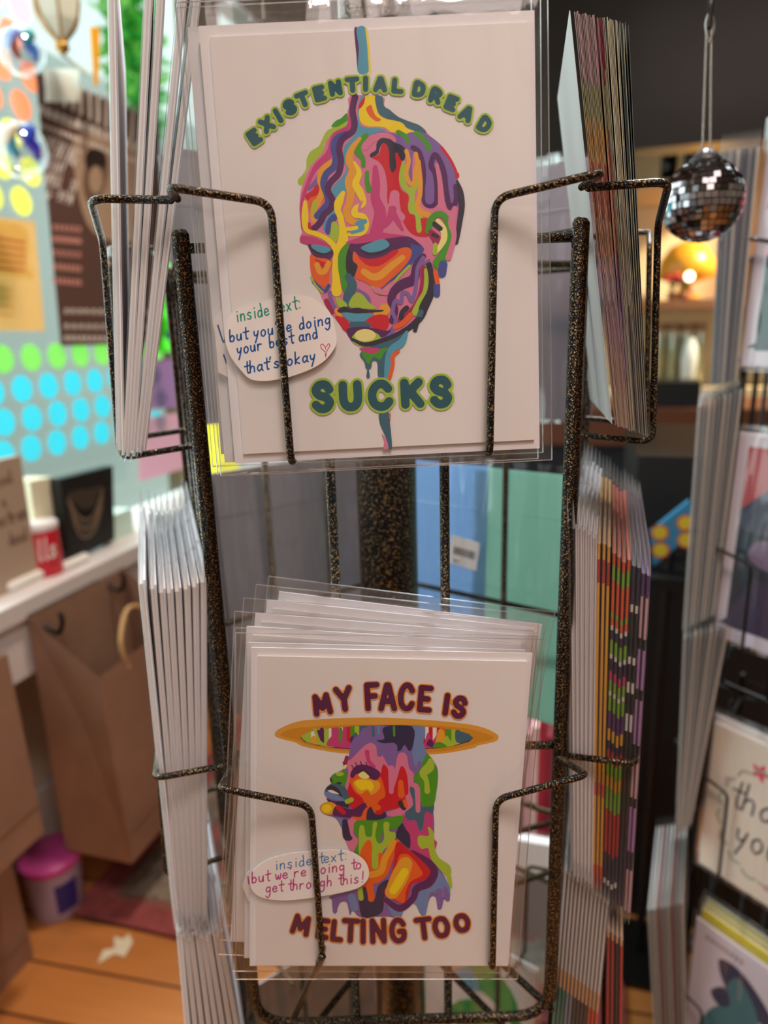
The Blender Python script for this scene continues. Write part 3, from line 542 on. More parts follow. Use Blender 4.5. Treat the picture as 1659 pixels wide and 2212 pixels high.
# ------------------------------------------------------------------ paper dots on the window
DOTC = [('cyan', (120, 222, 232)), ('cyan', (120, 222, 232)), ('cyan', (120, 222, 232)), ('green', (178, 228, 150)), ('green', (178, 228, 150)), ('green', (178, 228, 150)), ('green', (178, 228, 150)), ('green', (178, 228, 150)), ('yellow', (240, 236, 150)), ('yellow', (240, 236, 150)), ('yellow', (240, 236, 150)),
        ('orange', (250, 186, 154)), ('orange', (250, 186, 154)), ('orange', (250, 186, 154)), ('pink', (250, 215, 225)), ('pink', (250, 215, 225))]
U_G = -.054
z0d = roomco(PR(105, 960, U_G))[2]; dzd = roomco(PR(105, 897, U_G))[2] - z0d
w0d = roomco(PR(105, 833, U_G))[1]; dwd = roomco(PR(158, 833, U_G))[1] - w0d
rd = dzd * .455
def dot_mat(n, c): return mat('paper_' + n, c, .6, trans=.75)
mb0 = {}
HID = [(75, 150, 335, 745), (-5, 468, 92, 715)]
cnt = {}
for r, (cn, cc) in enumerate(DOTC):
    k = 0
    for j in range(-4, 26):
        w = w0d + (j + (r % 2) * .5 - .3 * (r == 1)) * dwd; z = z0d + r * dzd
        u, v = proj(RM(U_G, w, z))
        if not (-30 < u < 500 and -30 < v < 1000) or any(a + 8 < u < c - 8 and b + 8 < v < d - 8 for a, b, c, d in HID): continue
        if (345 < u < 395 and 755 < v < 905) or (r >= 7 and u > 78) or u > 400: continue
        if cn not in mb0:
            m = MB(); q = [(0, rd * math.cos(t), rd * math.sin(t)) for t in [2 * math.pi * i / 24 for i in range(24)]]; m.prism(q, (.0006, 0, 0), dot_mat(cn, cc)); mb0[cn] = m.build('paper_dot'); o = mb0[cn]
        else: o = mb0[cn].copy(); COL.objects.link(o)
        k += 1
        rowname = {'cyan': ['bottom cyan', 'middle cyan', 'top cyan']}.get(cn, None)
        cnt.setdefault(cn, []); 
        if r not in cnt[cn]: cnt[cn].append(r)
        rn = rowname[r] if rowname else ordn(cnt[cn].index(r)) + ' ' + cn
        o.matrix_world = TR @ Matrix.Translation((U_G, w, z))
        tag(o, f'{cn} paper dot on the window, {ordn(k - 1)} from left in {rn} row' + ('' if rowname else ' up'), 'paper dot', 'paper dots stuck on the window')

# ------------------------------------------------------------------ posters and ornaments at the window
def glass_sheet(name, label, cat, corners, ru, col, th=.0012, trans=.35, rough=.6):
    c = [np.array(roomco(PR(u, v, ru))) for u, v in corners]
    w = [q[1] for q in c]; z = [q[2] for q in c]
    T = TR @ Matrix.Translation((ru, sum(w) / len(w), sum(z) / len(z))); cw, cz = sum(w) / len(w), sum(z) / len(z)
    root = thing(name, label, cat, T); mb = MB(); mb.prism([(0, q[1] - cw, q[2] - cz) for q in c], (th, 0, 0), mat(name + '_paper' + label[:5], col, rough, trans=trans)); mb.build('sheet', root)
    return root, (lambda u, v: (lambda q: (q[1] - cw, q[2] - cz))(roomco(PR(u, v, ru + th)))), th
def print_on(root, trx, th, name='printing'):
    p = Print(trx, 0.); p.wall = True; return p
def finish_wall_print(p, root, th, name='printing'):
    p.mb.v = [(th + 4e-4 + z, x, y) for x, y, z in p.mb.v]; return p.mb.build(name, root)
def caps(p, c, text, a, b, h, w):
    a, b = np.array(a, float), np.array(b, float); n = len(text); d = (b - a) / max(n, 1); rot = -math.degrees(math.atan2(b[1] - a[1], b[0] - a[0]))
    for i, ch in enumerate(text):
        if ch == ' ': continue
        q = a + d * (i + .5)
        for l in place(ch, q[0], q[1], abs(np.linalg.norm(d)) * .72, h, rot): p.strokes(c, [l], w, 0, 6, False)
    p.up()
INK['pale'] = (250, 246, 242); INK['rose'] = (226, 160, 152); INK['ptan'] = (186, 160, 138); INK['redtext'] = (214, 90, 70); INK['tan2'] = (118, 96, 80); INK['dark'] = (50, 40, 38)
r, tr, th = glass_sheet('concert_poster', 'dark brown concert poster with pale lettering and an oval portrait', 'poster', [(76, 152), (345, 262), (350, 742), (131, 747)], -.045, (112, 84, 78), trans=.25)
p = Print(tr, 0)
p.fill('ptan', pr('160,300 210,290 300,330 320,420 290,520 200,500 165,400')); p.ell('tan2', 206, 380, 26, 62, 8); p.ell('dark', 206, 345, 24, 26); p.ell('ptan', 207, 388, 15, 30)
for k in range(13): p.st('pale', [(98 + k * 19, 160 + k * 7), (104 + k * 18, 210 + k * 9)], 7)
def marks(p, c, a, b, n, h, w):                      # a line of lettering too blurred to read
    rr = random.Random(n * 7 + int(a[1])); a, b = np.array(a, float), np.array(b, float)
    for i in range(n):
        q = a + (b - a) * (i + .5) / n; e = (b - a) / n * .22
        p.strokes(c, [[tuple(q - e + [0, h * .4]), tuple(q - e * rr.uniform(.2, 1) - [0, h * .4]), tuple(q + e - [0, h * .3]), tuple(q + e + [0, h * .4])]], w, 0, 6, False)
    p.up()
marks(p, 'pale', (82, 236), (330, 330), 16, 20, 5); marks(p, 'pale', (86, 270), (330, 362), 22, 10, 3)
caps(p, 'pale', 'OPENING', (88, 308), (170, 342), 42, 2.8); caps(p, 'pale', 'FRIDAY', (92, 352), (140, 366), 24, 2); caps(p, 'pale', 'APRIL  30', (96, 384), (166, 404), 28, 2.2); caps(p, 'pale', '6-9PM', (100, 416), (158, 432), 26, 2.2)
for y, n in ((490, 6), (515, 8), (545, 5), (575, 7), (605, 7)): marks(p, 'rose', (112, y), (176, y + 6), n, 13, 3)
for y, n in ((672, 14), (705, 13), (730, 18)): marks(p, 'pale', (136, y), (340, y + 3), n, 11, 3)
finish_wall_print(p, r, th)
r, tr, th = glass_sheet('flyer', 'orange-bordered yellow flyer taped to the window below the glass ball', 'flyer', [(-70, 462), (74, 478), (96, 716), (-60, 712)], -.045, (248, 222, 168), trans=.4)
p = Print(tr, 0); INK['pyel'] = (255, 236, 170); INK['lor'] = (252, 214, 150)
p.fill('pyel', pr('-70,478 40,486 62,520 60,570 72,600 30,598 10,590 -60,600'))
for k in range(5): p.st('redtext', [(-60, 505 + k * 17), (52, 524 + k * 15)], 5)
for k in range(4): p.st('lor', [(-60, 622 + k * 18), (28, 626 + k * 18)], 5)
finish_wall_print(p, r, th)
r, tr, th = glass_sheet('price_tag', 'small square white tag hanging over the brown poster', 'tag', [(100, 146), (170, 150), (170, 220), (98, 220)], -.02, (244, 250, 246), trans=.5)
p = Print(tr, 0)
for k in range(4): p.st('pale', [(115, 165 + k * 12), (155, 166 + k * 12)], 4)
finish_wall_print(p, r, th)
glass_sheet('film_sheet', 'translucent green film sheet behind the upper left cards', 'film', [(322, 560), (395, 560), (400, 760), (330, 760)], -.05, (150, 235, 120), trans=.75)
glass_sheet('picture_card', 'pastel purple and pink picture sheet low on the window', 'picture', [(318, 776), (380, 776), (384, 880), (320, 884)], -.045, (190, 160, 190), trans=.6)
glass_sheet('banner', 'pale pink and yellow paper banner low on the window', 'banner', [(300, 905), (392, 890), (405, 1010), (300, 1040)], -.044, (226, 190, 200), trans=.6)
glass_sheet('curtain', 'bright lemon yellow backlit curtain beside the rack post', 'curtain', [(398, 870), (500, 870), (520, 1040), (410, 1040)], -.04, (255, 244, 130), trans=.85)
glass_sheet('pennant', 'cobalt blue pennant hanging against the window by the rack post', 'pennant', [(355, 722), (400, 690), (420, 760), (376, 750)], -.03, (30, 70, 190), trans=.4)
glass_sheet('blind', 'olive tan roller blind at the top of the window', 'blind', [(372, -90), (470, -90), (470, 120), (378, 92)], -.035, (150, 136, 104), th=.004, trans=.1)
glass_sheet('ribbon', 'golden yellow ribbon hanging at the window', 'ribbon', [(194, 58), (215, 58), (212, 182), (203, 188)], .03, (250, 205, 60), trans=.4)
glass_sheet('feather', 'white slanted feather hanging by the petal lantern', 'feather', [(128, 118), (140, 118), (196, 160), (194, 166)], .035, (226, 232, 224), trans=.4)
# iridescent glass balls on threads
BALL = film('iridescent_glass', (.93, .97, 1), base=.12, gain=1.4, rough=.02)
for u, v, rp, lab, cols in ((44, 325, 45, 'clear iridescent glass ball with violet streaks hanging at the window', [(90, 60, 210), (60, 200, 215), (250, 220, 170), (70, 110, 235)]), (46, 112, 36, 'clear iridescent glass ball with blue streaks hanging nearer the top', [(80, 150, 225), (210, 120, 110), (120, 170, 240), (70, 200, 205)])):
    c = PR(u, v, .06); R = rp / FPX * np.linalg.norm(c - CAM); t = thing('glass_ball', lab, 'ornament', T0(c))
    mb = MB(); mb.lathe([(R * math.sin(math.pi * k / 14) + 1e-5, -R * math.cos(math.pi * k / 14)) for k in range(15)], BALL); mb.build('globe', t, True)
    for k, cc in enumerate(cols):
        mb = MB(); a = k * 1.7 + .5; pts = [(.62 * R * math.cos(a + s * .35) * math.cos(s * .5 - .2), .62 * R * math.sin(a + s * .35) * math.cos(s * .5 - .2), .75 * R * math.sin(s * .5 - .3 + .2 * k)) for s in range(4)]
        mb.tube(smooth_open(pts), [.10 * R + .14 * R * math.sin(math.pi * i / 18) for i in range(19)], mat(f'glass_streak_{u}_{v}_{k}', cc, .15, trans=.5)); mb.build('colour_streak', t, True)
    mb = MB(); mb.tube([(0, 0, R), (0, 0, R + .6)], .0006, mat('nylon_thread', (200, 205, 205), .3), 6); mb.build('thread', t)
# petal lantern of pale glass in brass
c = PR(133, 92, .05); k0 = np.linalg.norm(c - CAM) / FPX; t = thing('petal_lantern', 'tulip-shaped lantern with pale petals and golden edges at the window', 'lantern', T0(c)); BR = mat('aged_gold', (176, 134, 60), .35, .6)
for k in range(6):
    a = k * math.pi / 3 + .4; prof = [(.08, 0), (.5, .5), (.62, 1.0), (.45, 1.5), (.12, 1.9)]
    L = [np.array([x * 62 * k0 * math.cos(a + s * .5), x * 62 * k0 * math.sin(a + s * .5), z * 62 * k0]) for s in (-1, 1) for x, z in prof]
    mb = MB(); q = [L[i] for i in range(5)] + [L[9 - i] for i in range(5)]; mb.add([*L], [(i, i + 1, 5 + i + 1, 5 + i) for i in range(4)], mat('pearl_petal', (236, 234, 222), .4, trans=.5)); pt = mb.build('petal', t)
    mb = MB(); mb.tube(smooth_open(L[:5], 4), 2.2 * k0, BR, 6); mb.build('gold_edge', pt, True)
mb = MB(); mb.lathe([(2 * k0, -18 * k0), (12 * k0, -10 * k0), (10 * k0, 2 * k0)], BR); mb.build('calyx', t, True)

# ------------------------------------------------------------------ things on the sill
def sill_pt(u, v):                                  # on the sill's top
    return PZ(u, v, SZ)
def room_T(p, rz=0.): return Matrix.Translation(Vector(p)) @ Matrix.Rotation(RROT + rz, 4, 'Z')
def standing_panel(name, label, cat, corners, ru, col, th=.012, lean=0, m=None):
    c = [np.array(roomco(PR(u, v, ru))) for u, v in corners]; z0 = SZ; cw = sum(q[1] for q in c) / len(c)
    root = thing(name, label, cat, TR @ Matrix.Translation((ru, cw, z0))); mb = MB()
    mb.prism([(0, q[1] - cw, max(q[2] - z0, 0)) for q in c], (-th, 0, 0), m or mat(name + '_face', col, .6)); mb.build('panel', root)
    return root, (lambda u, v: (lambda q: (q[1] - cw, q[2] - z0))(roomco(PR(u, v, ru))))
r, tr = standing_panel('sign_board', 'beige wooden sign with faint lettering leaning on the sill', 'sign', [(-70, 1010), (44, 984), (88, 1270), (-60, 1330)], .10, (176, 156, 136))
p = Print(tr, 0); INK['sgn'] = (120, 98, 84); hand(p, 'sgn', 'rsal', (-14, 1056), (30, 1040), 26, 4); hand(p, 'sgn', 'a', (6, 1096), (16, 1092), 24, 3); hand(p, 'sgn', 'lectrun', (-10, 1142), (62, 1116), 28, 4); hand(p, 'sgn', 'doul', (22, 1180), (64, 1164), 28, 4)
p.mb.v = [(2e-4 + z, x, y) for x, y, z in p.mb.v]; p.mb.build('faint_printing', r)
r, tr = standing_panel('necklace_picture', 'black picture of a draped pearl necklace standing on the sill', 'picture', [(128, 1035), (244, 1006), (248, 1165), (152, 1214)], .10, (16, 18, 18), .02)
p = Print(tr, 0); INK['chain'] = (140, 120, 100); INK['bust'] = (70, 60, 52); p.fill('bust', pr('145,1075 165,1060 200,1055 220,1050 225,1090 210,1140 185,1165 160,1140'))
INK['blk'] = (18, 18, 18); p.fill('blk', pr('160,1085 180,1100 205,1090 212,1060 218,1085 200,1115 180,1118 162,1105'))
for k in range(3): p.st('chain', [(146 + k * 4, 1078 + k * 8), (168, 1112 + k * 19), (186, 1122 + k * 20), (205, 1108 + k * 18), (222 - k * 2, 1058 + k * 18)], 3)
p.mb.v = [(2e-4 + z, x, y) for x, y, z in p.mb.v]; p.mb.build('necklace_image', r)
r, tr = standing_panel('light_box', 'cream cardboard box standing between the red can and the black picture', 'box', [(64, 1040), (112, 1030), (132, 1200), (84, 1215)], .075, (236, 232, 200), .05)
c = sill_pt(104, 1238); c = RM(.09, roomco(c)[1], SZ); t = thing('tin_can', 'small red tin with white lid and white script on the sill', 'tin', T0(c)); k0 = np.linalg.norm(c - CAM) / FPX
R, Hh = 33 * k0, 88 * k0; RED = mat('red_tin', (205, 30, 52), .35)
mb = MB(); mb.lathe([(R * .95, 0), (R, .003), (R, Hh - .004), (R * .97, Hh)], RED); mb.build('can_body', t, True)
mb = MB(); mb.lathe([(R * .98, Hh), (R * 1.02, Hh + .002), (R * 1.02, Hh + .012), (R * .9, Hh + .014)], TRIM); mb.build('lid', t, True)
a0 = math.atan2(-c[1], -c[0]); p = Print(lambda x, y: (x, y), 0); hand(p, 'white', 'ulls', (-.9, -.5), (.9, -.58), .55, .10)
p.mb.v = [((R + 3e-4) * math.cos(a0 + x * .95), (R + 3e-4) * math.sin(a0 + x * .95), Hh * .42 - (y + .54) * Hh * .8) for x, y, z in p.mb.v]; p.mb.build('script', t)
for u, v, l, lab in ((165, 1222, .05, 'small white soap bar on the sill below the black picture'), (62, 1260, .075, 'long white candle lying on the sill by the red can')):
    c = sill_pt(u, v); mb = MB(); mb.tube([(0, -l / 2, .008), (0, l / 2, .008)], .0085, mat('glossy_white', (245, 246, 240), .3), 12); o = mb.build('soap_bar' if 'soap' in lab else 'candle'); o.matrix_world = room_T(c); tag(o, lab, 'soap' if 'soap' in lab else 'candle')
c = RM(.05, roomco(sill_pt(275, 1165))[1], SZ); mb = MB(); mb.box((-.035, -.05, 0), (.035, .05, .05), mat('mint_box_card', (206, 236, 224), .5)); o = mb.build('gift_box'); o.matrix_world = room_T(c); tag(o, 'pale mint gift box on the sill right of the black picture', 'box')

# ------------------------------------------------------------------ kraft bags hanging from the sill board, bucket, rug, scraps
KR = mat('kraft_paper', (158, 124, 102), .7, noise=(9, (146, 112, 92))); KRD = mat('kraft_paper_side', (150, 118, 98), .7)
def bag(label, wc, z1, w, h, d, u0=.15, open_top=True, yaw=0., handle=True, back_up=0.):
    t = thing('paper_bag', label, 'bag', TR @ Matrix.Translation((u0 + d / 2, wc, z1 - h)) @ Matrix.Rotation(yaw, 4, 'Z'), 'kraft paper bags hung below the sill')
    a, b = d / 2, w / 2; th = .0015; mb = MB()
    R = [(-a, -b), (a, -b), (a, b), (-a, b)]
    vs = [(x, y, 0) for x, y in R] + [(x * (1.0 if i in (0, 3) else .8), y, h + (back_up if i in (0, 3) else 0)) for i, (x, y) in enumerate(R)]
    vs += [(0, -b + .012, h * .72), (0, b - .012, h * .72)]
    mb.add(vs, [(3, 2, 1, 0), (1, 2, 6, 5), (3, 0, 4, 7), (0, 1, 8), (1, 5, 8), (5, 4, 8), (4, 0, 8), (2, 3, 9), (3, 7, 9), (7, 6, 9), (6, 2, 9)], KR)
    mb.build('bag_body', t)
    mb = MB(); mb.box((a + .0004, -b, h * .18), (a + .0012, b, h * .19), KRD); mb.build('bottom_fold', t)
    if handle:
        mb = MB(); mb.tube(smooth_open([(a * .8 - .002, -b * .4, h - .02), (a * .7, -b * .42, h + .03), (a * .5, 0, h + .065), (a * .7, b * .42, h + .03), (a * .8 - .002, b * .4, h - .02)]), .004, mat('twisted_paper', (188, 150, 100), .8)); mb.build('handle', t, True)
    return t
bag('large kraft paper bag hung at the far left below the sign', .49, .845, .38, .28, .09, .146, back_up=.01)
bag('kraft paper bag hung nearest the rack with its open mouth forward', .915, .755, .235, .335, .13, .15, back_up=.09)
bag('kraft paper bag standing on the floor in the lower left corner', .56, FZ + .27, .28, .27, .13, .02, handle=False)
for k, (u, v) in enumerate(((100, 1340), (236, 1252))):
    c = np.array(roomco(PR(u, v, .152))); t = thing('wall_hook', ['black hook on the sill board below the red tin', 'black hook on the sill board below the black picture'][k], 'hook', TR @ Matrix.Translation((.141, c[1], c[2])), 'black hooks on the sill board')
    mb = MB(); mb.box((0, -.009, -.02), (.005, .009, .02), BLACKWIRE); mb.build('hook_plate', t); mb = MB(); mb.tube(smooth_open([(.004, 0, -.005), (.03, 0, -.02), (.042, 0, 0), (.04, 0, .014)]), .004, BLACKWIRE); mb.build('hook_arm', t, True)
mb = MB(); c = PZ(128, 1958, FZ); t = thing('tub', 'lavender plastic tub with a bright pink lid on the floor', 'tub', T0(c)); k0 = np.linalg.norm(c - CAM) / FPX; R = 50 * k0
mb = MB(); mb.lathe([(R * .78, 0), (R * .8, .003), (R * .94, .098), (R * .94, .1)], mat('lavender_plastic', (176, 164, 196), .4)); mb.build('tub_body', t, True)
mb = MB(); mb.lathe([(R, .098), (R * 1.02, .1), (R * 1.02, .108), (R * .96, .112)], mat('pink_plastic', (206, 78, 160), .35)); mb.build('lid', t, True)
mb = MB(); a0 = math.atan2(-c[1], -c[0]) + .35; vs = []; 
for k in range(9):
    a = a0 - .42 + k * .105; vs += [((R * .83) * math.cos(a), R * .83 * math.sin(a), .018), ((R * .925) * math.cos(a), R * .925 * math.sin(a), .075)]
mb.add(vs, [(2 * k, 2 * k + 2, 2 * k + 3, 2 * k + 1) for k in range(8)], mat('blue_label', (48, 44, 136), .45)); mb.build('label_patch', t)
def rug_mat():
    m = mat('rug_pile', (150, 92, 84), .9, noise=(28, (110, 88, 88))); return m
rp = [PZ(u, v, FZ) for u, v in ((152, 1978), (395, 2035))]; dx = nrm(rp[1] - rp[0]); dy = np.array([-dx[1], dx[0], 0]); t = thing('rug', 'worn red and grey patterned rug on the wooden floor', 'rug', M4(dx, dy, np.array([0, 0, 1.]), rp[0]))
mb = MB(); mb.box((0, 0, 0), (.9, .95, .008), rug_mat()); mb.build('pile', t)
mb = MB(); b1, b2 = mat('rug_border', (158, 78, 80), .9, noise=(40, (128, 66, 70))), mat('rug_band', (150, 138, 124), .9, noise=(50, (112, 104, 98)))
for a, b_, m, z in ((.0, .045, b1, .0085), (.06, .13, b2, .0087)):
    for lo, hi in (((a, a), (.9 - a, b_)), ((a, .95 - b_), (.9 - a, .95 - a)), ((a, b_), (b_, .95 - b_)), ((.9 - b_, b_), (.9 - a, .95 - b_))): mb.box((lo[0], lo[1], .002), (hi[0], hi[1], z), m)
mb.build('woven_border', t)
mb = MB(); q = [(-.5, -.3), (-.3, .1), (0, .0), (.05, .45), (.25, .2), (.45, .3), (.5, -.05), (.2, -.45), (-.05, -.2)]; c = PZ(248, 2050, FZ); k0 = 60 * np.linalg.norm(c - CAM) / FPX
mb.prism([(x * k0, y * k0, .001) for x, y in q], (0, 0, .0012), mat('scrap_paper', (236, 232, 206), .6)); o = mb.build('paper_scrap'); o.matrix_world = T0(c, .5); tag(o, 'torn scrap of white paper on the wooden floor', 'paper scrap')
mb = MB(); c = PZ(86, 1945, FZ); mb.tube(smooth_open([(.0, 0, .01), (.03, .03, .03), (.05, 0, .05), (.02, -.03, .05), (-.01, 0, .03), (.02, .03, .015), (.06, .02, .01)]), .007, mat('dark_cable', (60, 66, 62), .5)); o = mb.build('cable_coil', None, True); o.matrix_world = T0(c); tag(o, 'coil of dark cable on the floor beside the tub', 'cable')
mb = MB(); mb.box((-.0005, W_0 + .01, FZ), (.012, 2.1, FZ + .12), mat('skirting_paint', (196, 190, 186), .6)); o = mb.build('baseboard_left'); o.matrix_world = TR @ Matrix.Translation((-.018, 0, 0)); struct(o, 'pale skirting board below the window')

# ------------------------------------------------------------------ the five-sided spinner rack in front
Y0, AA = .28, .1528
AP, RR = .688 * AA, .851 * AA
CX = float(P(842, 1300, Y0 + AP)[0]); RC = np.array([CX, Y0 + AP, 0])
class Rack:
    def __init__(s, c, rot0): s.c, s.rot0 = np.array(c, float), rot0
    def axes(s, i):
        th = math.radians(s.rot0 + 72 * i); return np.array([-math.sin(th), math.cos(th), 0]), np.array([math.cos(th), math.sin(th), 0])
    def at(s, i, t, n, z):
        tx, nx = s.axes(i); return s.c + (AP + n) * nx + t * tx + np.array([0, 0, z])
R1 = Rack(RC, -90); Z3 = np.array([0, 0, 1.])
def world_part(mb, name, parent, smooth=True):
    b = np.array(parent.matrix_world.translation); mb.v = [tuple(np.array(v) - b) for v in mb.v]; return mb.build(name, parent, smooth)
def module(R, root, zb, zt, tiers, rings, skip_front=False, metal=METAL, seg=10):
    """one storey of the rack: per side a U frame, two uprights, ring wires and a wire pocket per tier"""
    for i in range(5):
        h = AA / 2 - .0018
        mb = MB(); mb.tube([R.at(i, -h, 0, zt), R.at(i, -h, 0, zb), R.at(i, h, 0, zb), R.at(i, h, 0, zt)], .0024, metal, seg, .018); world_part(mb, 'side_frame', root)
        for t in (-.0235, .0235):
            mb = MB(); mb.tube([R.at(i, t, -.001, zb), R.at(i, t, -.001, zt - .01)], .0021, metal, seg); world_part(mb, 'upright_wire', root)
        for z in rings:
            mb = MB(); mb.tube([R.at(i, -h, -.002, z), R.at(i, h, -.002, z)], .0019, metal, seg); world_part(mb, 'ring_wire', root)
        for k, z in enumerate(tiers):
            if skip_front and i == 0 and k < 2: continue
            for sg in (-1, 1):
                n0 = .0285 + .003 * k
                za = .102 - .015 * k
                pts = [R.at(i, sg * .0750, .001, z + za), R.at(i, sg * .0735, n0 + .001, z + za), R.at(i, sg * .034, n0, z + za - .010), R.at(i, sg * .032, n0 + .004, z), R.at(i, sg * .031, 0, z + .003)]
                mb = MB(); mb.tube(pts, .0015, metal, seg, .006); world_part(mb, 'pocket_wire', root)
rack = thing('card_spinner_rack', 'hammered black and bronze five-sided wire card spinner in the middle of the photo', 'card rack', T0(RC + np.array([0, 0, FZ])))
mb = MB(); mb.lathe([(.017, .02), (.017, 2.4 - FZ)], POLE, seg=36); mb.build('center_pole', rack, True)
mb = MB(); mb.lathe([(.17, 0), (.18, .006), (.17, .014), (.03, .026), (.018, .05)], POLE, seg=40); mb.build('base', rack, True)
ZF0, ZF1 = float(P(845, 998, .25)[2]), float(P(880, 2085, .242)[2])
module(R1, rack, .908, 1.288, [ZF0 - .006, .972], [1.283, 1.064], True); module(R1, rack, .48, .865, [.735, .52], [.85, .63], False)
for zz in (.48, .865, .908, 1.285):                      # spokes that carry the storeys on the pole
    for i in range(5):
        if zz in (1.285, .908) and i == 0: continue
        mb = MB(); mb.tube([R1.at(i, -.073, 0, zz), RC + np.array([0, 0, zz])], .002, METAL, 8); world_part(mb, 'spoke', rack)

# ------------------------------------------------------------------ the two greeting cards we look at
CWD = .108
def pose(quad):
    """where a card of known width lies, from its four photographed corners"""
    hgt = CWD * 1.302; A = []
    for (x, y), (u, v) in zip([(0, hgt), (CWD, hgt), (CWD, 0), (0, 0)], quad):
        u, v = (u - W0 / 2) / FPX, (v - H0 / 2) / FPX
        A.append([x, y, 1, 0, 0, 0, -u * x, -u * y, -u]); A.append([0, 0, 0, x, y, 1, -v * x, -v * y, -v])
    H = np.linalg.svd(np.array(A))[2][-1].reshape(3, 3); H = H / np.linalg.norm(H[:, 0]); H = H if H[2, 2] > 0 else -H
    x = nrm(H[:, 0]); y = H[:, 1]; y = nrm(y - x * (x @ y)); z = np.cross(x, y)
    return RW @ x, RW @ y, RW @ z, CAM + RW @ H[:, 2], hgt
TOPQ = [(452.7, 80.6), (1143.7, 48), (1155, 950), (525.6, 981)]
LOWQ = [(552.7, 1413), (1135.4, 1424.8), (1089, 2086), (552.8, 2085.7)]
def plane_xy(ps, off=0.):
    x, y, z, o, _ = ps; o2 = o + z * off
    def f(u, v):
        d = ray(u, v); q = CAM + d * (((o2 - CAM) @ z) / (d @ z)) - o; return float(q @ x), float(q @ y)
    return f
def plane_pt(ps, u, v, off=0.):
    x, y, z, o, _ = ps; a, b = plane_xy(ps, off)(u, v); return o + x * a + y * b + z * off
def sheet(mb, x0, y0, x1, y1, z0, z1, m): mb.box((x0, y0, z0), (x1, y1, z1), m)
def card_unit(name, label, group, T, w, h, margins=(.0035, .002, .0033, .004), sl=(.0055, .0045, .0045, .0075), face=None):
    """card, envelope behind it, clear sleeve round both; origin at the card's lower left corner, z towards the viewer"""
    r = thing(name, label, 'greeting card', T, group); l, rg, b, t = margins
    mb = MB(); sheet(mb, 0, 0, w, h, -.0007, 0, face or WHITE); mb.build('card', r)
    mb = MB(); sheet(mb, -l, -b, w + rg, h + t, -.0014, -.00085, ENV); mb.build('envelope', r)
    L, R_, B, Tt = sl; x0, x1, y0, y1 = -l - L, w + rg + R_, -b - B, h + t + Tt; mb = MB(); nx, ny = 14, 18
    rr = random.Random(len(label))
    gx = [0, .0035 / (x1 - x0)] + [k / 12 for k in range(1, 12)] + [1 - .0035 / (x1 - x0), 1]; gy = [0, .0035 / (y1 - y0)] + [k / 16 for k in range(1, 16)] + [1 - .0035 / (y1 - y0), 1]; nx, ny = len(gx) - 1, len(gy) - 1
    for side, zc in ((1, .0006), (-1, -.0018)):
        ph = rr.random() * 6
        vs = []
        for j in range(ny + 1):
            for i in range(nx + 1):
                fx, fy = gx[i], gy[j]; e = 0 if i in (0, nx) or j in (0, ny) else 1
                vs.append((x0 + (x1 - x0) * fx, y0 + (y1 - y0) * fy, (-.0005) * (1 - e) + e * zc + side * e * .00022 * math.sin(fx * 11 + ph + rr.random() * .5) * math.cos(fy * 5 + ph)))
        q = [(j * (nx + 1) + i, j * (nx + 1) + i + 1, (j + 1) * (nx + 1) + i + 1, (j + 1) * (nx + 1) + i) for j in range(ny) for i in range(nx)]
        mb.add(vs, q if side > 0 else [tuple(reversed(f)) for f in q], SLEEVE)
    s_ = mb.build('clear_sleeve', r, True)
    mb = MB()
    for a, b_ in (((x0, y0), (x1, y0)), ((x0, y1), (x1, y1)), ((x0, y0), (x0, y1)), ((x1, y0), (x1, y1))): mb.tube([(*a, -.0007), (*b_, -.0007)],   .00024, SEAM, 6, caps=False)
    mb.build('sealed_edge', s_)
    return r
def PT(ps, dx=0, dy=0, dz=0, rot=0, tilt=0):
    x, y, z, o, h = ps; T = M4(x, y, z, o)
    c = Matrix.Translation((CWD / 2, h / 2, 0))
    return T @ Matrix.Translation((dx, dy, dz)) @ c @ Matrix.Rotation(math.radians(rot), 4, 'Z') @ Matrix.Rotation(math.radians(tilt), 4, 'X') @ c.inverted()
def sticker(parent, tr, outline, lines, heart=None, z=.0013, conv=None):
    """paper note stuck on the sleeve, handwriting on it"""
    pts = [conv(*q) for q in outline]; xy = [tr(*q) for q in smooth_closed(pts, 4)]
    mb = MB(); mb.prism([(x, y, z) for x, y in xy], (0, 0, .00022), mat('note_paper', (240, 234, 232), .6)); n = mb.build('handwritten_note', parent)
    p = Print(lambda a, b: tr(*conv(a, b)), z + .00024, 2e-6)
    for c, txt, a, b, h, w in lines: hand(p, c, txt, a, b, h, w)
    if heart:
        x, y = heart; p.st('r_ink', [(x, y + 12), (x - 34, y - 18), (x - 40, y - 46), (x - 22, y - 54), (x, y - 30), (x + 26, y - 58), (x + 38, y - 44), (x + 20, y - 10), (x - 4, y + 40), (x + 6, y + 30), (x + 2, y + 58)], 6); p.st('r_ink', [(x, y - 30), (x + 4, y - 8)], 5)
    p.mb.build('handwriting', n)
tp, lp_ = pose(TOPQ), pose(LOWQ)
gT, gL = 'sleeved cards in the top front pocket', 'sleeved cards in the lower front pocket'
cz4 = lambda x, y: (380 + x / 3.95, 480 + y / 3.95); c4b = lambda x, y: (440 + x / 2.242, 1720 + y / 2.242)
u0 = card_unit('greeting_card', 'front greeting card with a melting rainbow face reading EXISTENTIAL DREAD SUCKS', gT, PT(tp), CWD, tp[4])
fA = plane_xy(tp)
p = Print(lambda x, y: fA(580 + x / 3.318, 180 + y / 3.318)); dread_art(p); p.build('printed_artwork', u0)
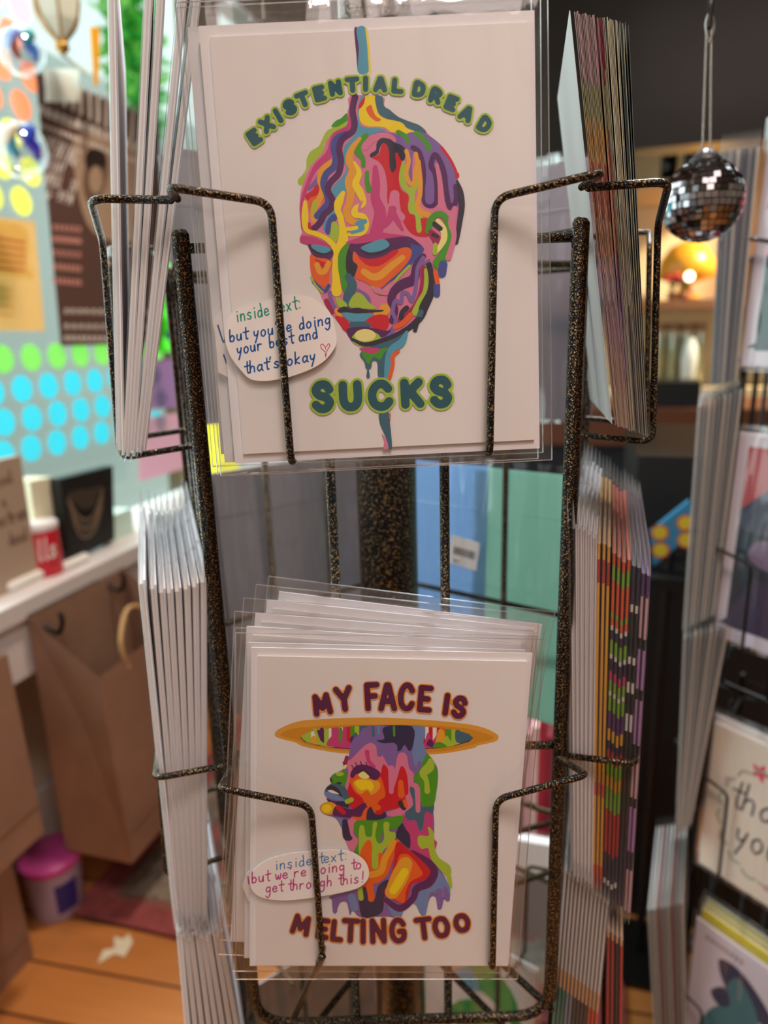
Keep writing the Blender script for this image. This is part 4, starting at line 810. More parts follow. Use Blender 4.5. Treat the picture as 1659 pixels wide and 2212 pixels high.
N1 = [(480, 775), (560, 722), (850, 645), (930, 622), (1060, 625), (1180, 655), (1300, 750), (1350, 870), (1372, 1000), (1350, 1080), (1270, 1180), (1150, 1255), (970, 1320), (850, 1345), (750, 1355), (640, 1340), (560, 1270), (470, 1150), (430, 1050), (420, 950), (438, 850)]
fN = plane_xy(tp, .0015)
sticker(u0, fN, N1, [('g_ink', 'inside text:', (515, 852), (1070, 732), 112, 12), ('b_ink', "but you're doing", (455, 1022), (1330, 866), 100, 13), ('b_ink', 'your best and', (520, 1130), (1222, 985), 100, 13), ('b_ink', "that's okay", (588, 1292), (1205, 1175), 100, 13)], (1276, 1095), conv=cz4)
u1 = card_unit('greeting_card', 'second sleeved card, directly behind the EXISTENTIAL DREAD card', gT, PT(tp, -.0046, .0003, -.0034, .1, -.2), CWD, tp[4], sl=(.003, .0045, .0045, .0075))
card_unit('greeting_card', 'third sleeved card, rearmost behind the EXISTENTIAL DREAD card', gT, PT(tp, -.0058, .0028, -.0066, -.4, -.3), CWD, tp[4], sl=(.0035, .009, .0045, .0078))
mb = MB(); mb.prism([(.0 - .0025, .030, .0012), (.004, .026, .0012), (.012, .030, .0012), (.012, .052, .0012), (.004, .055, .0012), (-.0025, .049, .0012)], (0, 0, .0002), mat('note_paper', (240, 234, 232), .6)); n2 = mb.build('handwritten_note', u1)
p = Print(lambda x, y: (x, y), .00145, 2e-6); p.st('b_ink', [(-.0012, .0465), (.0004, .0405), (.0014, .044)], .0006); p.st('b_ink', [(.0, .036), (.0008, .033)], .0006); p.mb.build('handwriting', n2)
v0 = card_unit('greeting_card', 'front card with a rainbow head reading MY FACE IS MELTING TOO', gL, PT(lp_), CWD, lp_[4], margins=(.0028, .002, .001, .0032), sl=(.006, .0045, .0065, .006))
fB = plane_xy(lp_)
p = Print(lambda x, y: fB(560 + x / 2.9625, 1440 + y / 2.9625)); melt_art(p); p.build('printed_artwork', v0)
N2 = [(225, 425), (232, 370), (300, 312), (400, 280), (530, 265), (640, 260), (715, 270), (775, 308), (800, 360), (790, 410), (740, 447), (650, 470), (560, 486), (450, 501), (360, 504), (280, 490), (240, 462)]
fM = plane_xy(lp_, .0015)
sticker(v0, fM, N2, [('sb_ink', 'inside text:', (345, 357), (695, 306), 52, 5), ('m_ink', "but we're going to", (230, 420), (770, 348), 52, 6), ('m_ink', 'get through this!', (298, 468), (778, 416), 52, 6)], conv=c4b)
LOWU = [(-.0024, .0004, -.0034, -.4), (-.0062, .0038, -.0066, -2.6), (-.0046, .0074, -.0098, -3.6), (-.0022, .0108, -.013, -5.0), (.001, .0125, -.0162, -6.0)]
for k, (dx, dy, dz, rot) in enumerate(LOWU):
    lab = f'{ORD[k + 1]} sleeved card counting back from the MELTING TOO card' + (', set askew' if k else ', almost square behind it') if k < 4 else 'rearmost and most askew sleeved card behind the MELTING TOO card'
    w = card_unit('greeting_card', lab, gL, PT(lp_, dx, dy, dz, rot, -.3 * k), CWD, lp_[4], margins=(.0028, .002, .001, .0032), sl=(.005, .0045, .0065, .006))
    if k == 0:
        mb = MB(); mb.prism([(-.0035, .036, .0012), (-.001, .029, .0012), (.006, .024, .0012), (.02, .026, .0012), (.02, .045, .0012), (.004, .047, .0012), (-.002, .042, .0012)], (0, 0, .0002), mat('note_paper', (240, 234, 232), .6)); n2 = mb.build('handwritten_note', w)
        p = Print(lambda x, y: (x, y), .00145, 2e-6); p.st('m_ink', [(-.0012, .0405), (-.0008, .037)], .0006); p.mb.build('handwriting', n2)

# front pocket wires, kept just ahead of the sleeves
def front_pocket(ps, off, L, Rr, zside, zpost):
    for pts2, sg in ((L, -1), (Rr, 1)):
        (u_b, v_b), (u_c, v_c), (u_f, v_f) = pts2
        b = P(u_b, v_b, zside); c = plane_pt(ps, u_c, v_c, off); f = plane_pt(ps, u_f, v_f, off)
        post = R1.at(0, sg * .0750, .001, zpost)
        back = np.array([f[0], Y0, f[2] + .002])
        mb = MB(); mb.tube([post, b, c, f, back], .00138, METAL, 12, .0055); world_part(mb, 'pocket_wire', rack)
front_pocket(tp, .0040, [(364, 404), (585, 438), (629, 1003)], [(1303, 372), (1069, 428), (1058, 985)], float(tp[3][1]) - .007, ZF0 + .096)
front_pocket(lp_, .0040, [(475, 1703), (672, 1741), (696, 2066)], [(1268, 1674), (1071, 1727), (1064, 2100)], float(lp_[3][1]) - .004, 1.059)
f = plane_pt(lp_, 696, 2066, .004); mb = MB(); mb.tube([f, P(636, 2194, Y0 - .002)], .0017, METAL, 10); world_part(mb, 'strut', rack)

# ------------------------------------------------------------------ cards in the side pockets, seen edge-on
HL, HR = np.array([-.309, .951, 0]), np.array([.309, .951, 0])
def edge_pose(bot, top, Yb, Yt, h):
    b, t = P(*bot, Yb), P(*top, Yt); y = nrm(t - b); x = nrm(h - y * (h @ y)); return M4(x, y, np.cross(x, y), b)
def edge_card(name, label, group, T, w, h, th, face=None, env=True, sleeve=True, flap=.012, mx=.003, bands=None, cat='greeting card', sl=None):
    r = thing(name, label, cat, T, group)
    mb = MB(); a = th * .22
    prof = [(.0, 0), (.0003, -a), (w, -a), (w, a), (.0003, a)]
    if bands:                                   # the print runs over the folded edge
        for y0, y1, m in bands: mb.prism([(x, y0 * h, z) for x, z in prof], (0, (y1 - y0) * h, 0), m)
    else: mb.prism([(x, 0, z) for x, z in prof], (0, h, 0), face or WHITE)
    mb.build('card', r)
    if env:
        mb = MB(); e = th * .16; mb.prism([(-.0012, -.002, a + e), (-.0006, -.002, a), (w + .002, -.002, a), (w + .002, -.002, a + 2 * e), (-.0006, -.002, a + 2 * e)], (0, h + .004, 0), ENV); mb.build('envelope', r)
    if sleeve:
        mb = MB(); b = th * .46; x0, x1, y0, y1 = -mx - .001, w + mx, -.004, h + flap
        vs = []
        L = [(x0, .1), (x0 + .0015, .8), (w * .5, 1.), (x1 - .0015, .8), (x1, .1), (x1 - .0015, -.8), (w * .5, -1.), (x0 + .0015, -.8)]
        for y, k in ((y0, .1), (y0 + .004, 1), (h * .5, 1.05), (h + .001, 1), (y1, .12)): vs += [(x, y, z * b * k) for x, z in L]
        mb.add(vs[:32], [(i * 8 + j, i * 8 + (j + 1) % 8, i * 8 + 8 + (j + 1) % 8, i * 8 + 8 + j) for i in range(3) for j in range(8)], sl or SLEEVE2)
        mb.add(vs[24:], [(j, (j + 1) % 8, 8 + (j + 1) % 8, 8 + j) for j in range(8)], sl or MILKY); mb.build('clear_sleeve', r)
    return r
def frosted(name, a, b_, rough=.25):
    """cellophane seen edge-on: mostly clear, a little cloudy"""
    m = bpy.data.materials.new(name); m.use_nodes = True; nt = m.node_tree; nt.nodes.remove(nt.nodes['Principled BSDF']); o = nt.nodes['Material Output']
    t = nt.nodes.new('ShaderNodeBsdfTransparent'); d = nt.nodes.new('ShaderNodeBsdfDiffuse'); d.inputs[0].default_value = (.8, .82, .83, 1); g = nt.nodes.new('ShaderNodeBsdfGlossy'); g.inputs['Roughness'].default_value = rough
    f = schlick(nt); m1 = nt.nodes.new('ShaderNodeMixShader'); m1.inputs[0].default_value = a; m2 = nt.nodes.new('ShaderNodeMixShader')
    mm = nt.nodes.new('ShaderNodeMath'); mm.operation = 'MULTIPLY'; mm.inputs[1].default_value = b_; nt.links.new(f, mm.inputs[0])
    nt.links.new(t.outputs[0], m1.inputs[1]); nt.links.new(d.outputs[0], m1.inputs[2]); nt.links.new(mm.outputs[0], m2.inputs[0]); nt.links.new(m1.outputs[0], m2.inputs[1]); nt.links.new(g.outputs[0], m2.inputs[2]); nt.links.new(m2.outputs[0], o.inputs[0]); return m
MILKY = frosted('milky_cellophane', .30, .4)
SLEEVE2 = frosted('cloudy_cellophane', .045, .6)
# left, upper pocket: five tall white cards fanned open
LU = [((259, 972), (240, 0)), ((270, 974), (318, 0)), ((283, 974), (344, 0)), ((297, 966), (392, 0)), ((306, 962), (420, 20))]
e0 = None
for k, (b, t) in enumerate(LU):
    T = edge_pose(b, t, .285, .288, HL); lab = f'tall white sleeved card, {ORD[k]} from outside in the upper left pocket'
    e0 = edge_card('tall_greeting_card', lab, 'tall white cards in the upper left pocket', T, .127, .178, .0036) if e0 is None else e0
    if k: copy_thing(e0, T, lab)
# left, middle pocket
LM = [((381, 1996), (292, 1135)), ((390, 2004), (318, 1140)), ((398, 2010), (340, 1150)), ((407, 2010), (358, 1158)), ((416, 2008), (377, 1150)), ((424, 2004), (398, 1150)), ((432, 2000), (418, 1145)), ((440, 1992), (437, 1140))]
for k, (b, t) in enumerate(LM):
    T = edge_pose(b, t, .283, .280, HL); lab = f'tall white sleeved card, {ORD[k]} from outside in the middle left pocket'
    if k == 0: e1 = edge_card('tall_greeting_card', lab, 'tall white cards in the middle left pocket', T, .127, .180, .0034, flap=.014)
    else: copy_thing(e1, T, lab)
# left, lowest pocket
for k in range(8):
    b, t = (412 + k * 16, 2300), (386 + k * 12.5, 2012 + (k % 3) * 6)
    T = edge_pose(b, t, .283, .282, HL)
    y = np.array(T.col[1].to_3d()); tt = P(*t, .282); T = M4(np.array(T.col[0].to_3d()), y, np.array(T.col[2].to_3d()), tt - y * .165)
    lab = f'white sleeved card, {ORD[k]} from outside in the lowest left pocket'
    if k == 0: e2 = edge_card('tall_greeting_card', lab, 'white cards in the lowest left pocket', T, .127, .165, .0034)
    else: copy_thing(e2, T, lab)
# right, upper pocket: thin postcards
rng = random.Random(11); PC = {}
def pcm(n, c): return mat('postcard_' + n, c, .6)
TINTS = [[(.0, .1, (200, 170, 150)), (.1, .2, (196, 150, 140)), (.2, .3, (176, 140, 150)), (.3, .42, (168, 136, 150)), (.42, .55, (196, 140, 110)), (.55, .66, (186, 110, 90)), (.66, .74, (200, 150, 80)), (.74, .86, (160, 158, 110)), (.86, 1., (206, 170, 170))],
         [(.0, .12, (176, 150, 130)), (.12, .3, (150, 120, 140)), (.3, .45, (130, 100, 130)), (.45, .6, (180, 120, 90)), (.6, .72, (190, 110, 90)), (.72, .86, (190, 180, 130)), (.86, 1., (170, 60, 80))],
         [(.0, .3, (120, 116, 110)), (.3, .6, (150, 140, 120)), (.6, 1., (220, 214, 180))], [(.0, .5, (40, 44, 48)), (.5, 1., (30, 50, 56))], [(.0, .4, (180, 174, 150)), (.4, 1., (216, 216, 190))]]
NP = 38
def pbands(ty, v):
    rv = random.Random(v * 17 + ty); o = []; L = TINTS[ty]; cuts = [0] + [b_ + rv.uniform(-.035, .035) for a, b_, c in L[:-1]] + [1.]
    for i, (a, b_, c) in enumerate(L):
        f_ = rv.uniform(.0, .45); q = rv.uniform(.75, 1.08); c2 = tuple(int(min(240, (x * (1 - f_) + 205 * f_) * q)) for x in c)
        o.append((cuts[i], cuts[i + 1], pcm(f'{ty}_{v}_{i}', c2)))
    return o
protos = {}
for k in range(NP):
    f = k / (NP - 1); g = f ** .95
    b = (1327 + 73 * f + rng.uniform(-.6, .6), 917 + 26 * f + rng.uniform(-3, 3)); t = (1244 + 112 * g, 92 + 6 * min(1, f * 3) - 6 * (f > .6) + rng.uniform(-2, 4))
    if k in (15, 22, 28, 31, 35, 37): t = (t[0] + 2, t[1] - 24)
    ty = 0 if f < .42 else 1 if f < .52 else 4 if f < .62 else 2 if f < .74 else (3 if k % 2 else 4)
    if k == 0: T = edge_pose((1322, 915), (1238, 93), .285, .289, nrm(np.array([.20, .97, 0])))
    else: T = edge_pose(b, t, .285, .289, HR)
    lab = 'white-backed postcard standing innermost in the upper right pocket' if k == 0 else f'postcard in the upper right pocket, {ordn(k)} from the inside'
    key = 'w' if k == 0 else (ty, k % 5)
    if key not in protos: protos[key] = edge_card('postcard', lab, 'postcards in the upper right pocket', T, .102, .152, .0007, env=False, sleeve=False, cat='postcard', face=pcm('back', (226, 228, 224)), bands=None if key == 'w' else pbands(ty, k % 5))
    else: copy_thing(protos[key], T, lab)
# right, middle pocket: seventeen sleeved cards, several printed over the edge
def bm(n, c): return mat('edge_print_' + n, c, .5)
CW, CY, CR, CO, CG, CN, CV, CP, CK, CM = bm('white', (226, 220, 220)), bm('yellow', (242, 178, 50)), bm('red', (196, 48, 40)), bm('orange', (236, 96, 50)), bm('green', (130, 186, 50)), bm('navy', (40, 38, 76)), bm('violet', (92, 50, 122)), bm('lilac', (176, 130, 190)), bm('black', (26, 26, 34)), bm('magenta', (206, 60, 120))
CBL, CPK = bm('steel', (150, 156, 166)), bm('rose', (206, 166, 180))
MULTI = [(0, .05, CN), (.05, .07, CW), (.07, .17, CN), (.17, .33, CR), (.33, .41, CG), (.41, .45, CY), (.45, .50, CG), (.50, .54, CR), (.54, .57, CN), (.57, .61, CY), (.61, .67, CV), (.67, .72, CG), (.72, .735, CW), (.735, .77, CG), (.77, .80, CM), (.80, .84, CN), (.84, .855, CW), (.855, .90, CG), (.90, .93, CN), (.93, .945, CW), (.945, .97, CO), (.97, .985, CG), (.985, 1, CO)]
MULTI = [(y0 * .86, y1 * .86, m) for y0, y1, m in MULTI] + [(.86, .93, CO), (.93, .97, CG), (.97, 1, CO)]
YEL = [(0, .08, CO), (.08, .3, CY), (.3, .34, CO), (.34, .5, CY), (.5, .62, CY), (.62, .9, CY), (.9, .96, CR), (.96, 1, CY)]
DARK = [(0, .2, CN), (.2, .55, CK), (.55, .6, CW), (.6, .66, CK), (.66, .69, CW), (.69, .74, CK), (.74, .76, CW), (.76, .88, CK), (.88, .9, CW), (.9, 1, CN)]
LIL = [(0, .14, CPK), (.14, .2, CN), (.2, .34, CP), (.34, .37, CK), (.37, .5, CPK), (.5, .53, CK), (.53, .66, CP), (.66, .69, CK), (.69, .8, CP), (.8, .83, CK), (.83, .94, CPK), (.94, 1, CV)]
RM_K = [(None, 'white')] * 6 + [(YEL, 'yellow and red')] * 3 + [(MULTI, 'many-coloured')] * 4 + [(DARK, 'black and white')] * 2 + [(LIL, 'lilac and black')] * 2
pro = {}
for k, (bd, nm) in enumerate(RM_K):
    f = k / 16; b = (1236 + 122 * f, 1885 + 88 * f + (rng.uniform(-5, 5))); t = (1228 + 176 * f, 1118 + 46 * min(1, f * 2.2) + rng.uniform(-4, 4)); t = (t[0], t[1] + 16)
    if k == 8: t = (t[0], t[1] - 26)
    T = edge_pose(b, t, .283, .281, HR); lab = f'{nm} edged sleeved card, {ORD[k]} from inside in the middle right pocket'
    if nm not in pro: pro[nm] = edge_card('tall_greeting_card', lab, 'sleeved cards in the middle right pocket', T, .127, .178, .0024, flap=.013, bands=bd, env=bd is None)
    else: copy_thing(pro[nm], T, lab)
# right, lowest pocket
CT, CPE, CBR, CRE = bm('teal', (66, 140, 124)), bm('peach', (226, 178, 130)), bm('brown', (96, 74, 60)), bm('crimson', (190, 36, 40))
LRK = [('teal', CT)] * 3 + [('grey blue', CBL)] * 2 + [('brown', CBR)] * 4 + [('coral', CO)] * 3 + [('crimson', CRE), ('crimson', CRE), ('black', CK), ('brick red', CR)]
pro = {}
for k, (nm, m) in enumerate(LRK):
    f = k / 15; tall = k < 12
    t = (1222 + 8.2 * k, 1880 + 6 * k) if tall else (1204 + 138 * f, 2154 - 130 - 6 * (15 - k)); b = (t[0] - 36, 2330) if tall else (t[0] - 4, 2330); hh = .232 if tall else .19
    T = edge_pose(b, t, .283, .2845, HR); y = np.array(T.col[1].to_3d()); tt = P(*t, .2845); T = M4(np.array(T.col[0].to_3d()), y, np.array(T.col[2].to_3d()), tt - y * hh)
    lab = f'{nm} edged sleeved card, {ORD[k]} from inside in the lowest right pocket'
    if nm not in pro: pro[nm] = edge_card('tall_greeting_card', lab, 'sleeved cards in the lowest right pocket', T, .127, hh, .0026, flap=.012, bands=[(0, .70, m), (.70, .75, CPE), (.75, 1, CW)] if tall else [(0, .97, m), (.97, 1, CPE)], env=False)
    else: copy_thing(pro[nm], T, lab)
# backs of the cards in the two rear sides
def face_T(R, i, t, n, z, rot=0, lean=0):        # x along the side, y up, z outwards
    tx, nx = R.axes(i); return M4(tx, Z3, nx, R.at(i, t, n, z)) @ Matrix.Rotation(math.radians(rot), 4, 'Z') @ Matrix.Rotation(math.radians(lean), 4, 'X')
def back_card(label, group, T, w, h, col, flap=.006, sticker_=False):
    r = thing('greeting_card', label, 'greeting card', T, group); mb = MB(); mb.box((-w / 2, 0, .0002), (w / 2, h, .0014), col); mb.build('envelope', r)
    mb = MB(); x, y0, y1 = w / 2 + .003, -.003, h + flap
    for z in (-.0004, .0022): mb.add([(-x, y0, z), (x, y0, z), (x, y1, z), (-x, y1, z)], [(0, 1, 2, 3)], SLEEVE)
    s_ = mb.build('clear_sleeve', r); mb = MB(); mb.tube([(-x, h * .83, -.0007), (x, h * .83, -.0007)], .0002, SEAM, 5); mb.build('flap_seam', s_)
    return r
SHADED_ENV = mat('grey_white_envelope', (160, 158, 162), .6)  # white envelopes, with the shade they stand in put into the colour
g3, g2 = 'card backs in the left rear pockets', 'card backs in the right rear pockets'
back_card('grey card back in the lower left rear pocket, beside the pole', g3, face_T(R1, 3, -.012, .010, ZF1, 0, 3), .127, .178, SHADED_ENV)  # white card; the grey is its shade put into the colour
back_card('grey card back in the lower left rear pocket, shifted towards the left post', g3, face_T(R1, 3, .008, .014, ZF1 + .001, 0, 3), .127, .176, SHADED_ENV)  # white card; the grey is its shade put into the colour
back_card('grey card back in the upper left rear pocket, beside the left post', g3, face_T(R1, 3, .004, .010, ZF0 - .008, 0, 3), .127, .158, SHADED_ENV)  # white card; the grey is its shade put into the colour
back_card('second grey card back in the upper left rear pocket, set a little higher', g3, face_T(R1, 3, .000, .014, ZF0 - .006, 0, 3), .12, .162, SHADED_ENV)  # white card; the grey is its shade put into the colour
AQ_WARM, AQ_DAY = mat('aqua_warm_light_envelope', (186, 226, 212), .55, trans=.7), mat('aqua_daylight_envelope', (178, 214, 246), .55, trans=.7)  # one aqua card; its cool and warm light painted as two colours
bk = back_card('sky blue card back with barcode sticker, right of the pole', g2, face_T(R1, 2, .0285, .006, ZF1 - .008, 0, 2.5), .062, .180, AQ_DAY)  # part of one aqua card, its cool light painted as blue
back_card('aqua green card back in the lower right rear pocket nearest the right post', g2, face_T(R1, 2, -.031, .008, ZF1 - .010, 0, 2.5), .076, .181, AQ_WARM)  # rest of the same aqua card, its warm light painted in
LBL = Matrix.Translation((-.014, .115, -.0009)) @ Matrix.Rotation(math.radians(6), 4, 'Z'); mb = MB(); mb.box((-.012, -.011, -.0002), (.012, .011, 0), mat('label_white', (240, 240, 242), .5)); lb = mb.build('barcode_sticker', bk); lb.matrix_local = LBL
mb = MB(); rng = random.Random(3); x = -.0095
while x < .0085:
    w = rng.choice((.0003, .0006, .0009)); mb.box((x, -.003, -.00028), (x + w, .003, -.0002), CK); x += w + rng.choice((.0004, .0007))
mb.box((.003, -.0085, -.00028), (.008, -.0075, -.0002), CK); mb.build('barcode', lb)
for k in range(6): back_card(f'grey sleeved card in the upper right rear pocket, {ORD[k]} from the pole side', g2, face_T(R1, 2, -.008 - .004 * (k % 3), .006 + .0035 * k, ZF0 - .012 + .002 * (k % 2), .4 * k - 1, 3), .11, .152, mat('lilac_grey_envelope', (150, 144, 156), .5))
back_card('slate teal card back in the upper right rear pocket, shifted towards the right post', g2, face_T(R1, 2, -.032, .030, ZF0 - .004, 0, 3), .08, .145, mat('slate_teal', (96, 120, 128), .5))
INK['leafg'] = (60, 170, 90); INK['salmon'] = (230, 160, 130)
w = card_unit('greeting_card', 'white card with green leaves low in the right rear pocket under the front card', g2, face_T(R1, 2, .008, .012, .585, 0, 3) @ Matrix.Rotation(math.pi, 4, 'Y') @ Matrix.Translation((-.055, 0, 0)), .11, .150)
p = Print(lambda x, y: (x, y)); p.fill('leafg', [(.02, .11), (.05, .14), (.09, .12), (.1, .08), (.07, .1)]); p.fill('leafg', [(.03, .06), (.06, .09), (.1, .06), (.07, .03)]); p.fill('salmon', [(.01, .12), (.03, .145), (.05, .13), (.03, .1)]); p.fill('teal', [(.03, .1), (.05, .12), (.06, .1)]); p.build('printed_artwork', w)
back_card('grey card back low in the left rear pocket under the front card', g3, face_T(R1, 3, .0, .012, .585, 0, 3), .12, .15, SHADED_ENV)  # white card; the grey is its shade put into the colour

# ------------------------------------------------------------------ mirror ball on a bead chain
c = P(1517, 434, .46); DB = 82 / FPX * (RW.T @ (c - CAM))[2]; MIR = mat('mirror_tile', (176, 172, 176), .05, 1.0); GROUT = mat('ball_core', (36, 34, 38), .5)
t = thing('mirror_ball', 'small mirrored disco ball hanging on a bead chain right of the rack', 'mirror ball', T0(c))
mb = MB(); mb.lathe([(DB * .97 * math.sin(math.pi * k / 20) + 1e-5, -DB * .97 * math.cos(math.pi * k / 20)) for k in range(21)], GROUT, seg=40); mb.build('ball_core', t, True)
mb = MB(); rows = 19; rng = random.Random(9)
for i in range(rows):
    a0, a1 = math.pi * (i + .06) / rows, math.pi * (i + .94) / rows; am = (a0 + a1) / 2; n = max(4, int(round(2 * rows * math.sin(am))))
    off = rng.random()
    for j in range(n):
        b0, b1 = 2 * math.pi * (j + off + .04) / n, 2 * math.pi * (j + off + .96) / n
        pts = [np.array([DB * math.sin(a) * math.cos(b), DB * math.sin(a) * math.sin(b), DB * math.cos(a)]) for a, b in ((a1, b0), (a1, b1), (a0, b1), (a0, b0))]
        ctr = sum(pts) / 4; nn = nrm(ctr + np.array([rng.gauss(0, 1) for _ in range(3)]) * DB * .10); pts = [p_ - nn * ((p_ - ctr) @ nn) for p_ in pts]
        mb.prism(pts, tuple(nn * .0007), MIR)
mb.build('mirror_tiles', t)
mb = MB(); mb.lathe([(DB * .42, DB * .90), (DB * .42, DB * .97), (DB * .28, DB * 1.12), (DB * .16, DB * 1.22), (DB * .05, DB * 1.25)], mat('black_plastic', (30, 29, 31), .45)); mb.build('cap', t, True)
mb = MB(); top = P(1532, 60, .46) - c; CH = mat('steel_beads', (170, 166, 162), .25, 1.)
for sx in (-1, 1):
    a, b = np.array([sx * DB * .10, 0, DB * 1.2]), top + np.array([sx * DB * .06, 0, 0]); n = 60
    for k in range(n):
        q = a + (b - a) * k / (n - 1); r = .0007; mb.lathe([(r * math.sin(math.pi * j / 4) + 1e-6, -r * math.cos(math.pi * j / 4)) for j in range(5)], CH, tuple(q), 6)
mb.build('bead_chain', t, True)
mb = MB(); q = top; mb.tube(smooth_open([q + [0, 0, -.008], q + [.003, 0, 0], q + [0, 0, .008], q + [-.002, 0, .002], q + [0, 0, -.006]]), .0008, CH, 6); mb.build('chain_clasp', t, True)
qh = c + top; mb = MB(); z1 = ZC - .0; mb.tube([qh + [0, 0, .0], qh + [.0, 0, .02], [qh[0] + .01, qh[1], z1 - .0]], .0016, BLACKWIRE, 8); o = mb.build('hanging_cord', None, True); tag(o, 'black cord from the ceiling that carries the mirror ball', 'cord')

# ------------------------------------------------------------------ second spinner rack at the right edge
A2 = math.radians(-33); tx2 = np.array([math.sin(math.radians(33)), -math.cos(math.radians(33)), 0]); nx2 = np.array([-math.cos(math.radians(33)), -math.sin(math.radians(33)), 0])
pl = P(1560, 1200, .575); FC2 = np.array([pl[0], pl[1], 0]) + tx2 * .062
R2 = Rack(FC2 - nx2 * (AP + .028), math.degrees(math.atan2(nx2[1], nx2[0]))); BW2 = mat('dark_wire', (34, 32, 30), .38, .5)
rk2 = thing('card_spinner_rack', 'dark wire card spinner at the right edge of the photo, partly cut off', 'card rack', T0(R2.c + np.array([0, 0, FZ])))
mb = MB(); mb.lathe([(.017, .02), (.017, 1.9 - FZ)], BW2, seg=24); mb.build('center_pole', rk2, True); mb = MB(); mb.lathe([(.17, 0), (.18, .006), (.03, .026), (.018, .05)], BW2, seg=32); mb.build('base', rk2, True)
Z2 = [1.213, .975, .737, .50]
module(R2, rk2, .92, 1.30, Z2[:2], [1.30 - .01, 1.06], False, BW2, 8); module(R2, rk2, .46, .86, Z2[2:], [.83, .60], False, BW2, 8)
INK.update(brick=(176, 66, 68), storm=(70, 74, 96), deep=(36, 46, 60), fog=(128, 140, 146), plumb=(60, 52, 82), tealbg=(24, 66, 62), rosep=(214, 70, 110), soft=(236, 150, 170), ink_g=(70, 74, 78), sage=(150, 160, 140), birdt=(70, 120, 132), birdn=(56, 62, 92), gflower=(190, 150, 156), mauve=(120, 100, 130))
def r2card(label, tier, k, w, h, face, dx=0., rot=0, yoff=0., grp='cards in the right-hand rack', lean=3):
    T = face_T(R2, 0, dx, .026 - .0045 * k, Z2[tier] + .002 + yoff, rot, -lean) @ Matrix.Translation((-w / 2, 0, 0)); return card_unit('greeting_card', label, grp, T, w, h, face=face, sl=(.003, .003, .003, .006), margins=(.001, .001, .001, .001))
LILW = mat('lilac_white_card', (212, 206, 222), .45); PAGE = mat('cream_card', (222, 214, 202), .5)
a = r2card('card with pink flowers on dark green, top of the right-hand rack', 0, 0, .127, .178, LILW, 0)
p = Print(lambda x, y: (x, y)); p.fill('tealbg', [(.010, .012), (.117, .012), (.117, .166), (.010, .166)], 0)
for x, y, r_, c_ in ((.03, .10, .02, 'soft'), (.02, .13, .014, 'rosep'), (.05, .12, .02, 'rosep'), (.06, .08, .02, 'soft'), (.09, .13, .02, 'soft'), (.085, .09, .018, 'rosep')): p.fill(c_, [(x + r_ * (1 + .35 * math.cos(5 * q)) * math.cos(q), y + r_ * (1 + .35 * math.cos(5 * q)) * math.sin(q)) for q in [2 * math.pi * i / 20 for i in range(20)]], 0)
p.fill('deep', [(.012, .02), (.05, .05), (.09, .03), (.115, .05), (.115, .014), (.012, .014)]); p.build('printed_artwork', a)
a = r2card('card with a dark blue painted hill under a brick red sky on the right-hand rack', 1, 0, .127, .182, LILW, 0)
p = Print(lambda x, y: (x, y)); p.fill('deep', [(.009, .012), (.118, .012), (.118, .172), (.009, .172)], 0); p.fill('brick', [(.009, .118), (.03, .138), (.06, .148), (.118, .14), (.118, .172), (.009, .172)], 0); p.fill('storm', [(.009, .105), (.03, .138), (.06, .148), (.118, .14), (.118, .1), (.07, .11), (.04, .1)])
p.fill('plumb', [(.009, .02), (.03, .06), (.06, .05), (.1, .07), (.118, .03), (.118, .013), (.01, .013)]); p.fill('fog', [(.06, .03), (.09, .045), (.118, .035), (.118, .02), (.08, .018)]); p.fill('mauve', [(.02, .08), (.04, .07), (.05, .09), (.03, .095)]); p.build('printed_artwork', a)
a = r2card('cream thank-you card with hand lettering and a floral wreath on the right-hand rack', 2, 0, .108, .150, PAGE, -.002, 1)
p = Print(lambda x, y: (x, y)); p.fill('rosep', [(.046 + .0065 * (1 + .4 * math.cos(5 * q)) * math.cos(q), .122 + .0065 * (1 + .4 * math.cos(5 * q)) * math.sin(q)) for q in [2 * math.pi * i / 25 for i in range(25)]], 0)
for i in range(16):
    q = 2 * math.pi * i / 16 + .2; x, y = .055 + .044 * math.cos(q), .07 + .055 * math.sin(q); p.st('sage', [(x - .007 * math.sin(q + .5), y + .007 * math.cos(q + .5)), (x, y), (x + .007 * math.sin(q - .4), y - .007 * math.cos(q - .4))], .0024); 
    if i % 3 == 0: p.ell('gflower', x, y, .003, .003)
trT = lambda x, y: (x, -y); q = Print(trT, p.z); hand(q, 'ink_g', 'thank', (.022, -.078), (.098, -.078), .028, .0024); hand(q, 'ink_g', 'you', (.030, -.044), (.074, -.044), .028, .0024); p.mb.add(q.mb.v, [], ink('ink_g'))
k_ = len(p.mb.v) - len(q.mb.v)
p.mb.f += [[k_ + j for j in f_] for f_ in q.mb.f]; p.mb.m += [p.mb.mi(ink('ink_g'))] * len(q.mb.f); p.build('printed_artwork', a)
a = r2card('yellow-backed card with a blue-green bird wash, lowest on the right-hand rack', 3, 0, .108, .165, LILW, .0, 1)
p = Print(lambda x, y: (x - .014, y + .022)); p.fill('birdt', [(.03, .0), (.036, .05), (.06, .075), (.085, .06), (.095, .02), (.09, .0)]); p.fill('birdn', [(.05, .09), (.04, .115), (.06, .12), (.085, .105), (.1, .085), (.085, .08), (.07, .085)]); p.fill('birdt', [(.05, .085), (.06, .11), (.08, .09), (.085, .06), (.06, .06)]); p.fill('birdn', [(.036, .075), (.05, .09), (.056, .075), (.045, .065)])
p.tr = lambda x, y: (x, y); marks(p, 'ink_g', (.01, .152), (.05, .152), 8, .006, .001); p.build('printed_artwork', a)
YB = mat('yellow_edge_card', (216, 200, 30), .5)
